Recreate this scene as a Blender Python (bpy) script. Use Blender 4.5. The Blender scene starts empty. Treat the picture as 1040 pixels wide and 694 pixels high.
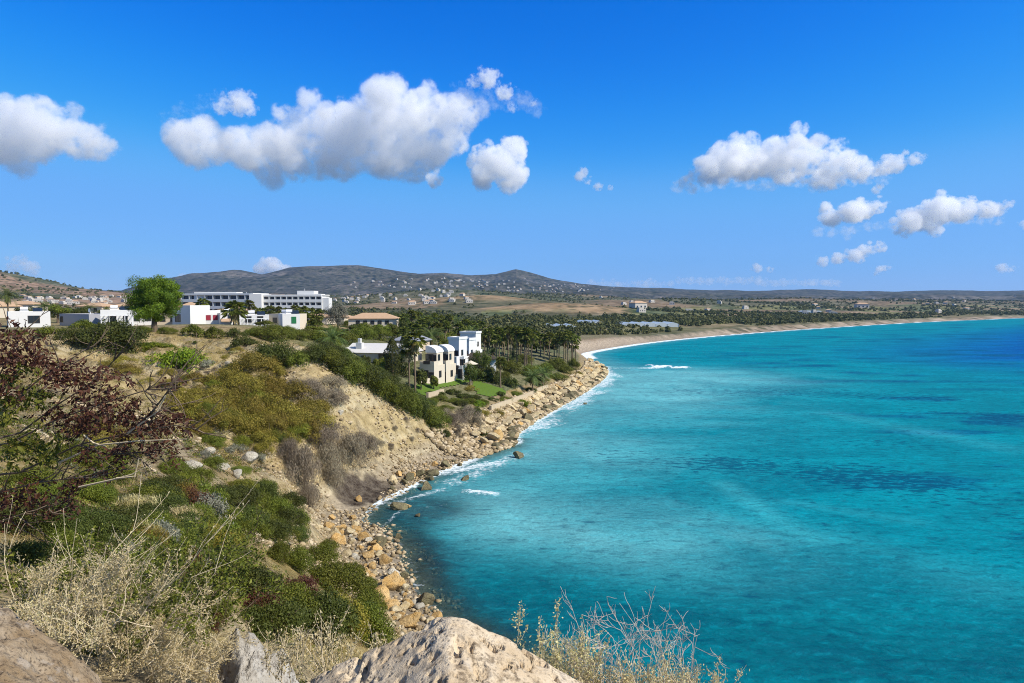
import bpy, bmesh, math, random
import numpy as np
from mathutils import Vector, Matrix
R = math.radians
rng = np.random.default_rng(7)
random.seed(7)
SC = bpy.context.scene
COL = SC.collection

# ------------------------------------------------------------------ camera
CAM_H, FPX, HORIZ = 24.0, 690.0, 308.0
PITCH = math.atan((347.0 - HORIZ) / FPX)
cam = bpy.data.cameras.new("camera")
cam.sensor_width = 36.0
cam.lens = FPX / 1040.0 * 36.0
cam.clip_start = 0.05
cam.clip_end = 120000
co = bpy.data.objects.new("camera", cam)
COL.objects.link(co)
co.location = (0, 0, CAM_H)
co.rotation_euler = (math.pi / 2 - PITCH, 0, 0)
SC.camera = co

# ------------------------------------------------------------------ sky, sun, exposure
SUN_AZ, SUN_EL = R(112), R(42)
world = bpy.data.worlds.new("World")
SC.world = world
world.use_nodes = True
wn, wl = world.node_tree.nodes, world.node_tree.links
wn.clear()
sky = wn.new("ShaderNodeTexSky")
sky.sky_type = 'NISHITA'
sky.sun_disc = False
sky.sun_elevation = SUN_EL
sky.sun_rotation = SUN_AZ
sky.altitude = 0
sky.air_density = 1.0
sky.dust_density = 0.15
sky.ozone_density = 4.0
hs = wn.new("ShaderNodeHueSaturation")
hs.inputs['Saturation'].default_value = 1.25
hs.inputs['Value'].default_value = 1.0
bg = wn.new("ShaderNodeBackground")
bg.inputs['Strength'].default_value = 0.11
wo = wn.new("ShaderNodeOutputWorld")
wl.new(sky.outputs[0], hs.inputs['Color'])
# grade of the whole sky (all rays alike): deep azure overhead, no yellow at the horizon
def _vm(op, v):
    nd = wn.new("ShaderNodeVectorMath"); nd.operation = op; nd.inputs[1].default_value = (v, v, v); return nd
_k1 = _vm('MULTIPLY', 0.14); _k2 = _vm('DIVIDE', 0.14)
crv = wn.new("ShaderNodeRGBCurve")
for ch, pts in enumerate([[(0, 0), (.063, .0), (.13, .03), (.223, .125), (.4, .175), (.6, .21), (.75, .255), (1, .32)],
                          [(0, 0), (.212, .162), (.35, .31), (.485, .425), (.65, .45), (.8, .475), (.9, .50), (1, .53)],
                          [(0, 0), (.503, .745), (.65, .88), (.8, .93), (1, .97)]]):
    c_ = crv.mapping.curves[ch]
    c_.points[0].location = pts[0]; c_.points[1].location = pts[-1]
    for p_ in pts[1:-1]: c_.points.new(*p_)
crv.mapping.update()
wl.new(hs.outputs[0], _k1.inputs[0]); wl.new(_k1.outputs[0], crv.inputs['Color']); wl.new(crv.outputs[0], _k2.inputs[0])
# overhead (above what the picture shows) the sky is left as it is
_tc = wn.new("ShaderNodeTexCoord"); _sx = wn.new("ShaderNodeSeparateXYZ"); _mr = wn.new("ShaderNodeMapRange"); _mx = wn.new("ShaderNodeMix"); _mx.data_type = 'RGBA'
_mr.inputs[1].default_value = .42; _mr.inputs[2].default_value = .62
wl.new(_tc.outputs['Generated'], _sx.inputs[0]); wl.new(_sx.outputs[2], _mr.inputs[0]); wl.new(_mr.outputs[0], _mx.inputs[0])
wl.new(_k2.outputs[0], _mx.inputs[6]); wl.new(sky.outputs[0], _mx.inputs[7]); wl.new(_mx.outputs[2], bg.inputs['Color'])
wl.new(bg.outputs[0], wo.inputs['Surface'])
sun = bpy.data.lights.new("sun", 'SUN')
sun.energy = 4.8
sun.angle = R(0.53)
sun.color = (1.0, 0.94, 0.84)
so = bpy.data.objects.new("sun", sun)
COL.objects.link(so)
sdir = Vector((math.cos(SUN_EL) * math.sin(SUN_AZ), math.cos(SUN_EL) * math.cos(SUN_AZ), math.sin(SUN_EL)))
so.rotation_euler = sdir.to_track_quat('Z', 'Y').to_euler()
so.location = (60, -40, 120)
SC.view_settings.view_transform = 'Standard'
SC.view_settings.look = 'None'
SC.view_settings.gamma = 1.0
SC.view_settings.exposure = 0.35
SC.render.engine = 'CYCLES'
SC.cycles.max_bounces = 48
SC.cycles.volume_bounces = 48
SC.cycles.diffuse_bounces = 2
SC.cycles.glossy_bounces = 2
SC.cycles.transparent_max_bounces = 6
SC.cycles.use_denoising = True
SC.cycles.denoising_prefilter = 'NONE'
SC.cycles.sample_clamp_indirect = 6
SC.cycles.sample_clamp_direct = 12
SC.cycles.pixel_filter_type = "BLACKMAN_HARRIS"
SC.cycles.filter_width = 1.0

HAZE = 0.000040

# ------------------------------------------------------------------ helpers: noise and pixels
def _hash(ix, iy, iz, seed):
    h = (ix.astype(np.int64) * 374761393 + iy.astype(np.int64) * 668265263 + iz.astype(np.int64) * 2147483647 + seed * 144665) & 0xffffffff
    h = ((h ^ (h >> 13)) * 1274126177) & 0xffffffff
    h = ((h ^ (h >> 16)) * 2246822519) & 0xffffffff
    h = h ^ (h >> 15)
    return (h & 0xffffff) / float(0xffffff)

def vnoise(p, seed=0):
    i = np.floor(p)
    f = p - i
    f = f * f * f * (f * (f * 6 - 15) + 10)
    i = i.astype(np.int64)
    out = 0
    for a in (0, 1):
        wx = f[:, 0] if a else 1 - f[:, 0]
        for b in (0, 1):
            wy = f[:, 1] if b else 1 - f[:, 1]
            if p.shape[1] == 2:
                out = out + wx * wy * _hash(i[:, 0] + a, i[:, 1] + b, i[:, 0] * 0, seed)
            else:
                for c in (0, 1):
                    wz = f[:, 2] if c else 1 - f[:, 2]
                    out = out + wx * wy * wz * _hash(i[:, 0] + a, i[:, 1] + b, i[:, 2] + c, seed)
    return out

def fbm(p, octs=4, seed=0, gain=0.5):
    s, a, t = 0, 1.0, 0
    q = np.array(p, float)
    for k in range(octs):
        s = s + a * (vnoise(q, seed + k * 17) * 2 - 1)
        t += a
        a *= gain
        q = q * 2.03 + 11.7
    return s / t

def sstep(a, b, x):
    t = np.clip((x - a) / (b - a), 0, 1)
    return t * t * (3 - 2 * t)

CP, SP = math.cos(PITCH), math.sin(PITCH)
def ray(px, py):
    cx, cy = (px - 520) / FPX, (347 - py) / FPX
    # camera looks +Y pitched down
    return np.array([cx, CP + cy * SP, -SP + cy * CP])
def at_d(px, py, d):
    r = ray(px, py)
    r = r * (d / r[1])
    return np.array([r[0], r[1], CAM_H + r[2]])
def at_z(px, py, z):
    r = ray(px, py)
    return at_d(px, py, (z - CAM_H) / r[2] * r[1])

# ------------------------------------------------------------------ coast line and ground height
near_hidden = [(34, -80), (30, -30), (25, 0), (19, 14), (11, 28), (3, 40)]
coast_px = [(466, 641), (447, 629), (430, 612), (420, 596), (410, 575), (400, 553), (384, 537), (368, 529), (378, 513), (400, 501),
            (425, 489), (445, 479), (470, 469), (500, 459), (518, 452), (522, 441), (541, 428), (561, 416), (581, 405), (600, 393),
            (614, 381), (611, 372), (599, 366), (590, 360), (600, 357), (620, 353.5), (650, 349), (690, 344.5), (740, 340), (800, 335.5),
            (860, 331.5), (930, 327.5), (1000, 324.5), (1045, 323)]
cl = [np.array(p, float) for p in near_hidden] + [at_z(x, y, 0)[:2] for x, y in coast_px] + [np.array(p, float) for p in
      [(1500, 1480), (2600, 1900), (5000, 2500), (9000, 3000), (30000, 9000)]]
# refine
fine = []
for i in range(len(cl) - 1):
    p0, p1, p2, p3 = cl[max(i - 1, 0)], cl[i], cl[i + 1], cl[min(i + 2, len(cl) - 1)]
    for k in range(4):
        t = k / 4
        fine.append(0.5 * ((2 * p1) + (-p0 + p2) * t + (2 * p0 - 5 * p1 + 4 * p2 - p3) * t * t + (-p0 + 3 * p1 - 3 * p2 + p3) * t ** 3))
fine.append(cl[-1])
COAST = np.array(fine)
POLY = np.vstack([COAST, [(30000, 60000), (-60000, 60000), (-60000, -80)]])

def coast_sd(P):
    """signed distance to the waterline, positive on land"""
    best = np.full(len(P), 1e18)
    for i in range(len(COAST) - 1):
        a, b = COAST[i], COAST[i + 1]
        ab = b - a
        t = np.clip(((P - a) @ ab) / (ab @ ab + 1e-9), 0, 1)
        d = P - a - t[:, None] * ab
        best = np.minimum(best, (d * d).sum(1))
    inside = np.zeros(len(P), bool)
    n = len(POLY)
    for i in range(n):
        a, b = POLY[i], POLY[(i + 1) % n]
        c = (a[1] > P[:, 1]) != (b[1] > P[:, 1])
        if c.any():
            xx = (b[0] - a[0]) * (P[:, 1] - a[1]) / (b[1] - a[1] + 1e-12) + a[0]
            inside ^= c & (P[:, 0] < xx)
    d = np.sqrt(best)
    return np.where(inside, d, -d)

ctl = []
for t in [(0, 345, 100), (60, 352, 92), (140, 350, 98), (200, 348, 105), (250, 350, 105), (290, 352, 105), (310, 362, 97),
          (0, 332, 150), (100, 333, 150), (200, 331, 160), (280, 333, 160), (0, 322, 220), (150, 322, 230), (300, 326, 230),
          (100, 322, 370), (190, 325, 370), (330, 322, 370), (0, 320, 370), (330, 355, 130), (350, 378, 127), (395, 384, 132), (425, 389, 135),
          (450, 386, 145), (470, 383, 152), (500, 370, 175), (480, 350, 230), (400, 345, 200), (350, 340, 220), (540, 385, 175),
          (560, 370, 215), (580, 365, 235), (590, 352, 300), (500, 345, 300), (400, 335, 300), (450, 338, 380), (540, 340, 380),
          (310, 365, 95), (345, 385, 97), (380, 402, 100), (410, 418, 103), (440, 432, 107),
          (470, 415, 125), (450, 405, 130), (500, 419, 127), (530, 409, 143), (560, 394, 172), (585, 380, 205),
          (250, 470, 72), (200, 440, 72), (150, 400, 78), (100, 370, 88), (230, 400, 85), (280, 400, 88), (250, 375, 92),
          (300, 440, 80), (335, 430, 87), (370, 440, 91), (400, 450, 97), (290, 490, 68), (310, 520, 66), (320, 545, 60), (340, 570, 55), (375, 600, 49),
          (30, 665, 3.4), (100, 615, 5.5), (200, 690, 4.5), (150, 545, 13), (250, 585, 18), (330, 625, 20), (385, 648, 22), (230, 540, 32),
          (290, 565, 32), (200, 500, 42), (100, 470, 35), (50, 420, 45), (0, 400, 50), (150, 440, 50), (0, 500, 18), (60, 525, 15),
          (0, 450, 28), (280, 520, 52), (330, 590, 38), (372, 645, 28)]:
    ctl.append(at_d(*t))
for t in [(-1.5, 7, 18.9), (-2.5, 9, 18.4), (-2.2, 12, 16.2), (-4.5, 12, 17.1), (-3, 15, 14.8), (-0.8, 10, 16.0), (-0.5, 5.5, 20.0)]:
    ctl.append(np.array(t, float))
for t in [(330, 520, 1.0), (360, 503, 1.0), (390, 490, 1.1), (430, 471, 1.2), (470, 453, 1.5)]:
    ctl.append(at_z(*t))
for t in [(-10, -10, 23), (0, -10, 23), (10, -10, 22), (0, 0, 22.3), (-5, 2, 22.1), (2, 3, 21.9), (4.5, 4, 20.6), (8, 6, 16.5), (12, 10, 9),
          (6, 10, 14.8), (3, 15, 12.6), (1, 22, 8.5), (3, 30, 4.0), (-3, 30, 5.5), (-4, 40, 3.0), (-30, -10, 23.5), (-60, 0, 24), (-60, 50, 21),
          (-90, 80, 20.3), (-120, 110, 19.7), (-150, 200, 19.6), (-250, 300, 20), (-40, 20, 21.5), (-60, -60, 25), (20, -10, 14), (0, -60, 24),
          (-300, 100, 22), (-400, 380, 22), (60, 420, 4.5), (0, 460, 9), (-200, 460, 15)]:
    ctl.append(np.array(t, float))
CTL = np.array(ctl)
def _phi(r2):
    return 0.5 * r2 * np.log(r2 + 1e-9)
_n = len(CTL)
_S = 100.0
_q = CTL[:, :2] / _S
_K = _phi(((_q[:, None] - _q[None]) ** 2).sum(-1)) + np.eye(_n) * 2e-4
_Pm = np.hstack([np.ones((_n, 1)), _q])
_A = np.block([[_K, _Pm], [_Pm.T, np.zeros((3, 3))]])
_W = np.linalg.solve(_A, np.concatenate([CTL[:, 2], np.zeros(3)]))
def tps(P):
    q = P / _S
    out = _W[_n] + q[:, 0] * _W[_n + 1] + q[:, 1] * _W[_n + 2]
    for i in range(_n):
        out = out + _W[i] * _phi(((q - _q[i]) ** 2).sum(1))
    return out

# far land: crest lines of the hills as (x, height)
_mx, _mz = [], []
for px, py in [(-300, 284), (-100, 290), (60, 296), (150, 297), (178, 293), (200, 284), (230, 278), (258, 276), (282, 281), (310, 274), (345, 273), (372, 272), (400, 276),
               (430, 280), (455, 278.5), (480, 280), (503, 279), (524, 274), (540, 277), (560, 283), (590, 288), (640, 291), (700, 293), (760, 295), (830, 294),
               (900, 296), (1040, 296), (1300, 297)]:
    p = at_d(px, py, 5200)
    _mx.append(p[0]); _mz.append(p[2])
_rx, _rz = [], []
for px, py in [(200, 300), (300, 296), (345, 291), (385, 286), (415, 281), (440, 279.5), (458, 283), (490, 289), (530, 287), (555, 289), (600, 294), (680, 297), (800, 300)]:
    p = at_d(px, py, 3700)
    _rx.append(p[0]); _rz.append(p[2])
_hx, _hz = [], []
for px, py in [(-900, 285), (-500, 272), (-200, 262), (-60, 268), (0, 277), (30, 286), (60, 292), (110, 297), (150, 302), (200, 307), (300, 312)]:
    p = at_d(px, py, 1700)
    _hx.append(p[0]); _hz.append(p[2])

def ground(P):
    P = np.asarray(P, float).reshape(-1, 2)
    d = coast_sd(P)
    x, y = P[:, 0], P[:, 1]
    # near
    z1 = np.zeros(len(P))
    m = (y < 700) & (np.abs(x) < 900)
    if m.any():
        z1[m] = tps(P[m])
    # far
    rough = fbm(P / 420.0, 5, 3)
    plain = 3.5 + 0.020 * np.clip(d, 0, 3200) + np.clip(d / 1500, 0, 1) * 11 * rough + sstep(300, 900, d) * 5 * fbm(P / 160.0, 3, 9)
    plain = np.minimum(plain, 70 + 8 * rough)
    ridged = 1 - np.abs(fbm(P / 900.0, 5, 21)) * 2.2
    ch = np.interp(x, _mx, _mz) + 9 * fbm(P / 240.0, 4, 23)
    g = np.exp(-((y - 5200 - 300 * np.sin(x / 900)) / 1150.0) ** 2)
    mount = g * ch * (1.0 + 0.0 * ridged) - (1 - g) * 0
    mount = mount - (1 - np.exp(-((y - 5200 - 300 * np.sin(x / 900)) / 500.0) ** 2)) * g * (125 * (1 - ridged)) * np.clip((ch - 100) / 120, 0.1, 1)
    g3 = np.exp(-((y - 3700 - 160 * np.sin(x / 500)) / 520.0) ** 2) * (np.interp(x, _rx, _rz) > 60) * sstep(-2200, -1500, x)
    mount = np.maximum(mount, g3 * (np.interp(x, _rx, _rz) + 14 * fbm(P / 200.0, 4, 25)) - (1 - np.exp(-((y - 3700 - 160 * np.sin(x / 500)) / 230.0) ** 2)) * g3 * 55 * (1 - (1 - np.abs(fbm(P / 420.0, 4, 27)) * 2.2)))
    hill = np.interp(x, _hx, _hz)
    g2 = np.exp(-((y - 1700) / 480.0) ** 2) * (hill > 24)
    hillz = g2 * hill + g2 * (1 - np.exp(-((y - 1700) / 200.0) ** 2)) * 10 * fbm(P / 130.0, 4, 5)
    # low tan mound behind the beach and knolls
    kn = 0
    for kx, ky, kr, kh in [(70, 980, 110, 14), (-60, 1250, 170, 22), (330, 1500, 260, 16), (900, 1900, 350, 16), (1500, 2300, 420, 14), (-190, 1900, 260, 34), (150, 2300, 300, 26)]:
        kn = kn + kh * np.exp(-(((x - kx) / kr) ** 2 + ((y - ky) / (kr * 0.8)) ** 2))
    z2 = np.maximum(np.maximum(plain + kn * sstep(40, 200, d), mount), hillz)
    w = np.maximum(sstep(330, 560, y), sstep(350, 800, np.abs(x)))
    z = z1 * (1 - w) + z2 * w
    # small relief
    amp = sstep(4, 20, d) * (0.22 + 0.45 * sstep(60, 75, y) * (1 - sstep(104, 112, y)) * (x < -5))
    amp = amp * (1 - 0.75 * sstep(118, 140, y))
    z = z + amp * fbm(P / 4.5, 4, 31) + amp * 0.9 * np.abs(fbm(P / 9.0, 3, 37)) + .4 * fbm(P / 1.5, 3, 41) * sstep(70, 76, y) * (1 - sstep(104, 110, y)) * (x < -2) * sstep(4, 9, d) - amp * sstep(66, 74, y) * (y < 110) * 1.5 * (1 - np.abs(fbm(np.column_stack([(.35 * x + .94 * y) / 2.6, (.94 * x - .35 * y) / 11.0]), 4, 39)) * 2.5)
    nearw = sstep(60, 20, y)
    sea = np.where(d < 0, np.maximum(0.13 * d, -7), 0)
    prof = 0.10 * d + 0.25 * fbm(P / 2.0, 3, 8) * sstep(0, 2, d)
    t = sstep(1.0, 9.0 + 0 * d, d)
    return np.where(d < 0, sea, np.maximum(prof * (1 - t) + z * t, 0.02 * d))

def gz(x, y):
    return float(ground(np.array([[x, y]]))[0])
_TT = np.geomspace(1.0, 9000, 900)
def gp(px, py, dmin=1.0):
    r = ray(px, py)
    r = r / r[1]
    t = _TT[_TT >= dmin]
    P = r[None, :2] * t[:, None]
    zz = CAM_H + r[2] * t
    g = ground(P)
    k = np.nonzero(zz < g)[0]
    if len(k) == 0:
        return None
    k = k[0]
    lo, hi = (t[k - 1] if k else t[k]), t[k]
    tt = np.linspace(lo, hi, 12)
    g = ground(r[None, :2] * tt[:, None])
    j = np.nonzero(CAM_H + r[2] * tt < g + 1e-6)[0]
    d = tt[j[0]] if len(j) else hi
    return np.array([r[0] * d, d, gz(r[0] * d, d)])

# ------------------------------------------------------------------ helpers: objects and materials
def tag(o, label=None, cat=None, group=None, kind=None):
    if label: o['label'] = label
    if cat: o['category'] = cat
    if group: o['group'] = group
    if kind: o['kind'] = kind
    return o
def link(o, parent=None):
    COL.objects.link(o)
    if parent is not None: o.parent = parent
    return o
def empty(name, loc=(0, 0, 0), rz=0.0):
    o = bpy.data.objects.new(name, None)
    o.empty_display_size = 0.3
    o.location = loc
    o.rotation_euler = (0, 0, rz)
    return link(o)
def copy_tree(o, parent=None):
    c = o.copy()
    COL.objects.link(c)
    if parent is not None: c.parent = parent
    for ch in list(o.children):
        copy_tree(ch, c)
    return c
def npmesh(name, V, F, mat=None, smooth=False, attrs=None):
    """F: (n,3) or (n,4) int array"""
    me = bpy.data.meshes.new(name)
    V = np.ascontiguousarray(V, np.float32); F = np.ascontiguousarray(F, np.int32)
    k = F.shape[1]
    me.vertices.add(len(V)); me.vertices.foreach_set('co', V.ravel())
    me.loops.add(F.size); me.loops.foreach_set('vertex_index', F.ravel())
    me.polygons.add(len(F))
    me.polygons.foreach_set('loop_start', np.arange(0, F.size, k, dtype=np.int32))
    me.polygons.foreach_set('loop_total', np.full(len(F), k, np.int32))
    if smooth: me.polygons.foreach_set('use_smooth', np.ones(len(F), bool))
    for nm, arr in (attrs or {}).items():
        arr = np.ascontiguousarray(arr, np.float32)
        if arr.ndim == 1:
            a = me.attributes.new(nm, 'FLOAT', 'POINT'); a.data.foreach_set('value', arr)
        else:
            if arr.shape[1] == 3: arr = np.hstack([arr, np.ones((len(arr), 1), np.float32)])
            a = me.attributes.new(nm, 'FLOAT_COLOR', 'POINT'); a.data.foreach_set('color', arr.ravel())
    if mat: me.materials.append(mat)
    me.update()
    me.validate()
    return me
def obj(name, me, parent=None, loc=None):
    o = bpy.data.objects.new(name, me)
    if loc is not None: o.location = loc
    return link(o, parent)

class MB:
    def __init__(s): s.v = []; s.f = []
    def add(s, V, F):
        b = len(s.v)
        s.v += [tuple(p) for p in V]
        s.f += [tuple(i + b for i in f) for f in F]
        return s
    def box(s, x0, x1, y0, y1, z0, z1):
        return s.add([(x0, y0, z0), (x1, y0, z0), (x1, y1, z0), (x0, y1, z0), (x0, y0, z1), (x1, y0, z1), (x1, y1, z1), (x0, y1, z1)],
                     [(0, 3, 2, 1), (4, 5, 6, 7), (0, 1, 5, 4), (1, 2, 6, 5), (2, 3, 7, 6), (3, 0, 4, 7)])
    def prism(s, prof, y0, y1):
        """profile in x,z (counter-clockwise seen from -y) extruded along y"""
        n = len(prof)
        V = [(x, y0, z) for x, z in prof] + [(x, y1, z) for x, z in prof]
        F = [tuple(range(n)), tuple(range(2 * n - 1, n - 1, -1))]
        for i in range(n):
            j = (i + 1) % n
            F.append((i, i + n, j + n, j))
        return s.add(V, F)
    def tube(s, pts, rad, n=5, cap=True):
        pts = [Vector(p) for p in pts]
        m = len(pts)
        if not hasattr(rad, '__len__'): rad = [rad] * m
        V = []
        up = Vector((0.31, 0.17, 0.93))
        for i, p in enumerate(pts):
            t = (pts[min(i + 1, m - 1)] - pts[max(i - 1, 0)])
            if t.length < 1e-9: t = Vector((0, 0, 1))
            t.normalize()
            a = t.cross(up)
            if a.length < 1e-3: a = t.cross(Vector((1, 0, 0)))
            a.normalize(); b = t.cross(a)
            for k in range(n):
                w = 2 * math.pi * k / n
                V.append(p + (a * math.cos(w) + b * math.sin(w)) * rad[i])
        F = [(i * n + k, i * n + (k + 1) % n, (i + 1) * n + (k + 1) % n, (i + 1) * n + k) for i in range(m - 1) for k in range(n)]
        if cap:
            F.append(tuple(range(n - 1, -1, -1))); F.append(tuple((m - 1) * n + k for k in range(n)))
        return s.add(V, F)
    def mesh(s, name, mat, smooth=False, bevel=0):
        me = bpy.data.meshes.new(name)
        me.from_pydata([tuple(map(float, p)) for p in s.v], [], s.f)
        me.update()
        if bevel:
            bm = bmesh.new(); bm.from_mesh(me)
            bmesh.ops.bevel(bm, geom=[e for e in bm.edges if len(e.link_faces) == 2 and e.calc_face_angle(0) > 0.6], offset=bevel, segments=1, affect='EDGES')
            bm.to_mesh(me); bm.free()
        bm = bmesh.new(); bm.from_mesh(me); bmesh.ops.recalc_face_normals(bm, faces=bm.faces); bm.to_mesh(me); bm.free()
        if smooth: me.polygons.foreach_set('use_smooth', np.ones(len(me.polygons), bool))
        if mat: me.materials.append(mat)
        return me
    def build(s, name, mat, parent=None, **k):
        return obj(name, s.mesh(name, mat, **k), parent)

class NT:
    """small wrapper for writing node trees"""
    def __init__(s, name):
        s.m = bpy.data.materials.new(name); s.m.use_nodes = True
        s.n = s.m.node_tree.nodes; s.l = s.m.node_tree.links
        s.n.clear(); s.out = s.n.new('ShaderNodeOutputMaterial')
    def node(s, t, **k):
        nd = s.n.new(t)
        for a, b in k.items(): setattr(nd, a, b)
        return nd
    def put(s, sock, v):
        if isinstance(v, bpy.types.NodeSocket): s.l.new(v, sock)
        elif v is not None:
            if hasattr(sock.default_value, '__len__') and not hasattr(v, '__len__'): v = (v, v, v)
            if hasattr(sock.default_value, '__len__') and len(sock.default_value) == 4 and len(v) == 3: v = (*v, 1)
            sock.default_value = v
    def math(s, op, a, b=None, c=None, clamp=False):
        nd = s.node('ShaderNodeMath', operation=op, use_clamp=clamp)
        for i, v in enumerate((a, b, c)):
            if v is not None: s.put(nd.inputs[i], v)
        return nd.outputs[0]
    def mix(s, f, a, b, blend='MIX'):
        nd = s.node('ShaderNodeMix', data_type='RGBA', blend_type=blend)
        s.put(nd.inputs[0], f); s.put(nd.inputs[6], a); s.put(nd.inputs[7], b)
        return nd.outputs[2]
    def ramp(s, f, a, b):
        nd = s.node('ShaderNodeMapRange', interpolation_type='SMOOTHSTEP')
        s.put(nd.inputs[0], f); nd.inputs[1].default_value = min(a, b); nd.inputs[2].default_value = max(a, b)
        if a > b: nd.inputs[3].default_value = 1; nd.inputs[4].default_value = 0
        return nd.outputs[0]
    def coord(s, which='Object', scale=None):
        c = s.node('ShaderNodeTexCoord').outputs[which]
        if scale is not None:
            mp = s.node('ShaderNodeMapping'); s.put(mp.inputs['Vector'], c); mp.inputs['Scale'].default_value = scale
            c = mp.outputs[0]
        return c
    def noise(s, scale, detail=4, vec=None, rough=0.55, dist=0.0):
        nd = s.node('ShaderNodeTexNoise'); s.put(nd.inputs['Vector'], vec)
        nd.inputs['Scale'].default_value = scale; nd.inputs['Detail'].default_value = detail; nd.inputs['Roughness'].default_value = rough
        nd.inputs['Distortion'].default_value = dist
        return nd.outputs[0]
    def voro(s, scale, vec=None, feature='F1', out=0, rand=1.0):
        nd = s.node('ShaderNodeTexVoronoi', feature=feature); s.put(nd.inputs['Vector'], vec)
        nd.inputs['Scale'].default_value = scale; nd.inputs['Randomness'].default_value = rand
        return nd.outputs[out]
    def attr(s, nm, out='Color'):
        return s.node('ShaderNodeAttribute', attribute_name=nm).outputs[out]
    def bump(s, h, strength, dist, nrm=None):
        nd = s.node('ShaderNodeBump'); s.put(nd.inputs['Height'], h); nd.inputs['Strength'].default_value = strength; nd.inputs['Distance'].default_value = dist
        s.put(nd.inputs['Normal'], nrm)
        return nd.outputs[0]
    def bsdf(s, color, rough=0.8, normal=None, spec=0.3, **k):
        b = s.node('ShaderNodeBsdfPrincipled')
        s.put(b.inputs['Base Color'], color); s.put(b.inputs['Roughness'], rough)
        b.inputs['Specular IOR Level'].default_value = spec
        s.put(b.inputs['Normal'], normal)
        for a, v in k.items(): s.put(b.inputs[a.replace('_', ' ')], v)
        return b.outputs[0]
    def done(s, sh, vol=False):
        s.l.new(sh, s.out.inputs['Volume' if vol else 'Surface'])
        return s.m

def mat_plain(name, c, rough=0.75, var=0.12, scale=1.5, spec=0.3):
    t = NT(name)
    n = t.noise(scale, 5, t.coord('Object'))
    n2 = t.noise(scale * 9, 3, t.coord('Object'))
    f = t.math('ADD', t.math('MULTIPLY', n, 0.7), t.math('MULTIPLY', n2, 0.3))
    c = np.array(c)
    colr = t.mix(f, c * (1 - var * 2), np.minimum(c * (1 + var), 0.9))
    return t.done(t.bsdf(colr, rough, t.bump(n2, 0.15, 0.02), spec))
def mat_leaf(name, cols, rough=0.6, trans=0.3, objvar=0.25):
    """per-leaf tint picks between three leaf colours; object random shifts the value of the whole plant"""
    t = NT(name)
    tint = t.attr('tint', 'Fac')
    r = t.node('ShaderNodeValToRGB')
    t.put(r.inputs[0], tint)
    r.color_ramp.elements[0].color = (*cols[0], 1); r.color_ramp.elements[1].color = (*cols[2], 1)
    e = r.color_ramp.elements.new(0.5); e.color = (*cols[1], 1)
    hsv = t.node('ShaderNodeHueSaturation')
    rnd = t.node('ShaderNodeObjectInfo').outputs['Random']
    t.put(hsv.inputs['Color'], r.outputs[0])
    t.put(hsv.inputs['Value'], t.math('ADD', t.math('MULTIPLY', rnd, objvar * 2), 1 - objvar))
    t.put(hsv.inputs['Hue'], t.math('ADD', t.math('MULTIPLY', rnd, 0.03), 0.485))
    c = hsv.outputs[0]
    b = t.bsdf(c, rough, None, 0.25)
    tr = t.node('ShaderNodeBsdfTranslucent'); t.put(tr.inputs[0], c)
    mx = t.node('ShaderNodeMixShader'); mx.inputs[0].default_value = trans
    t.l.new(b, mx.inputs[1]); t.l.new(tr.outputs[0], mx.inputs[2])
    return t.done(mx.outputs[0])
def mat_rock(name, c1, c2, c3, scale=1.0, bump=0.5, pits=0.6):
    t = NT(name)
    v = t.coord('Object')
    n = t.noise(scale * 1.2, 7, v, 0.62)
    n2 = t.noise(scale * 5, 6, v, 0.65)
    pit = t.ramp(t.voro(scale * 7, v), 0.05, 0.35)
    pit2 = t.ramp(t.noise(scale * 14, 3, v), 0.32, 0.5)
    c = t.mix(t.ramp(n, 0.35, 0.65), c1, c2)
    c = t.mix(t.math('MULTIPLY', t.ramp(n2, 0.5, 0.72), 0.7), c, c3)
    hsv = t.node('ShaderNodeHueSaturation'); t.put(hsv.inputs['Color'], c)
    t.put(hsv.inputs['Value'], t.math('ADD', t.math('MULTIPLY', t.node('ShaderNodeObjectInfo').outputs['Random'], 0.4), 0.8))
    h = t.math('ADD', t.math('ADD', t.math('MULTIPLY', n2, 0.6), t.math('MULTIPLY', pit, 0.3 * pits)), t.math('MULTIPLY', pit2, 0.35 * pits))
    return t.done(t.bsdf(hsv.outputs[0], 0.9, t.bump(h, bump, 0.25 / scale), 0.15))

# ------------------------------------------------------------------ ground sheet
def axis(lo, a, b, hi, step, growth, cap):
    mid = list(np.arange(a, b + 1e-6, step))
    up, s, x = [], step, b
    while x < hi:
        s = min(s * growth, cap); x += s; up.append(x)
    dn, s, x = [], step, a
    while x > lo:
        s = min(s * growth, cap); x -= s; dn.append(x)
    return np.array(dn[::-1] + mid + up)
GX = axis(-6500, -60, 10, 6500, 0.42, 1.034, 34)
GY = axis(-90, -4, 118, 7200, 0.42, 1.032, 38)
XX, YY = np.meshgrid(GX, GY)
GP = np.stack([XX.ravel(), YY.ravel()], 1)
GZ = ground(GP)
GD = coast_sd(GP)
nx, ny = len(GX), len(GY)
idx = np.arange(nx * ny).reshape(ny, nx)
GF = np.stack([idx[:-1, :-1].ravel(), idx[:-1, 1:].ravel(), idx[1:, 1:].ravel(), idx[1:, :-1].ravel()], 1)
V = np.column_stack([GP, GZ])
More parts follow.
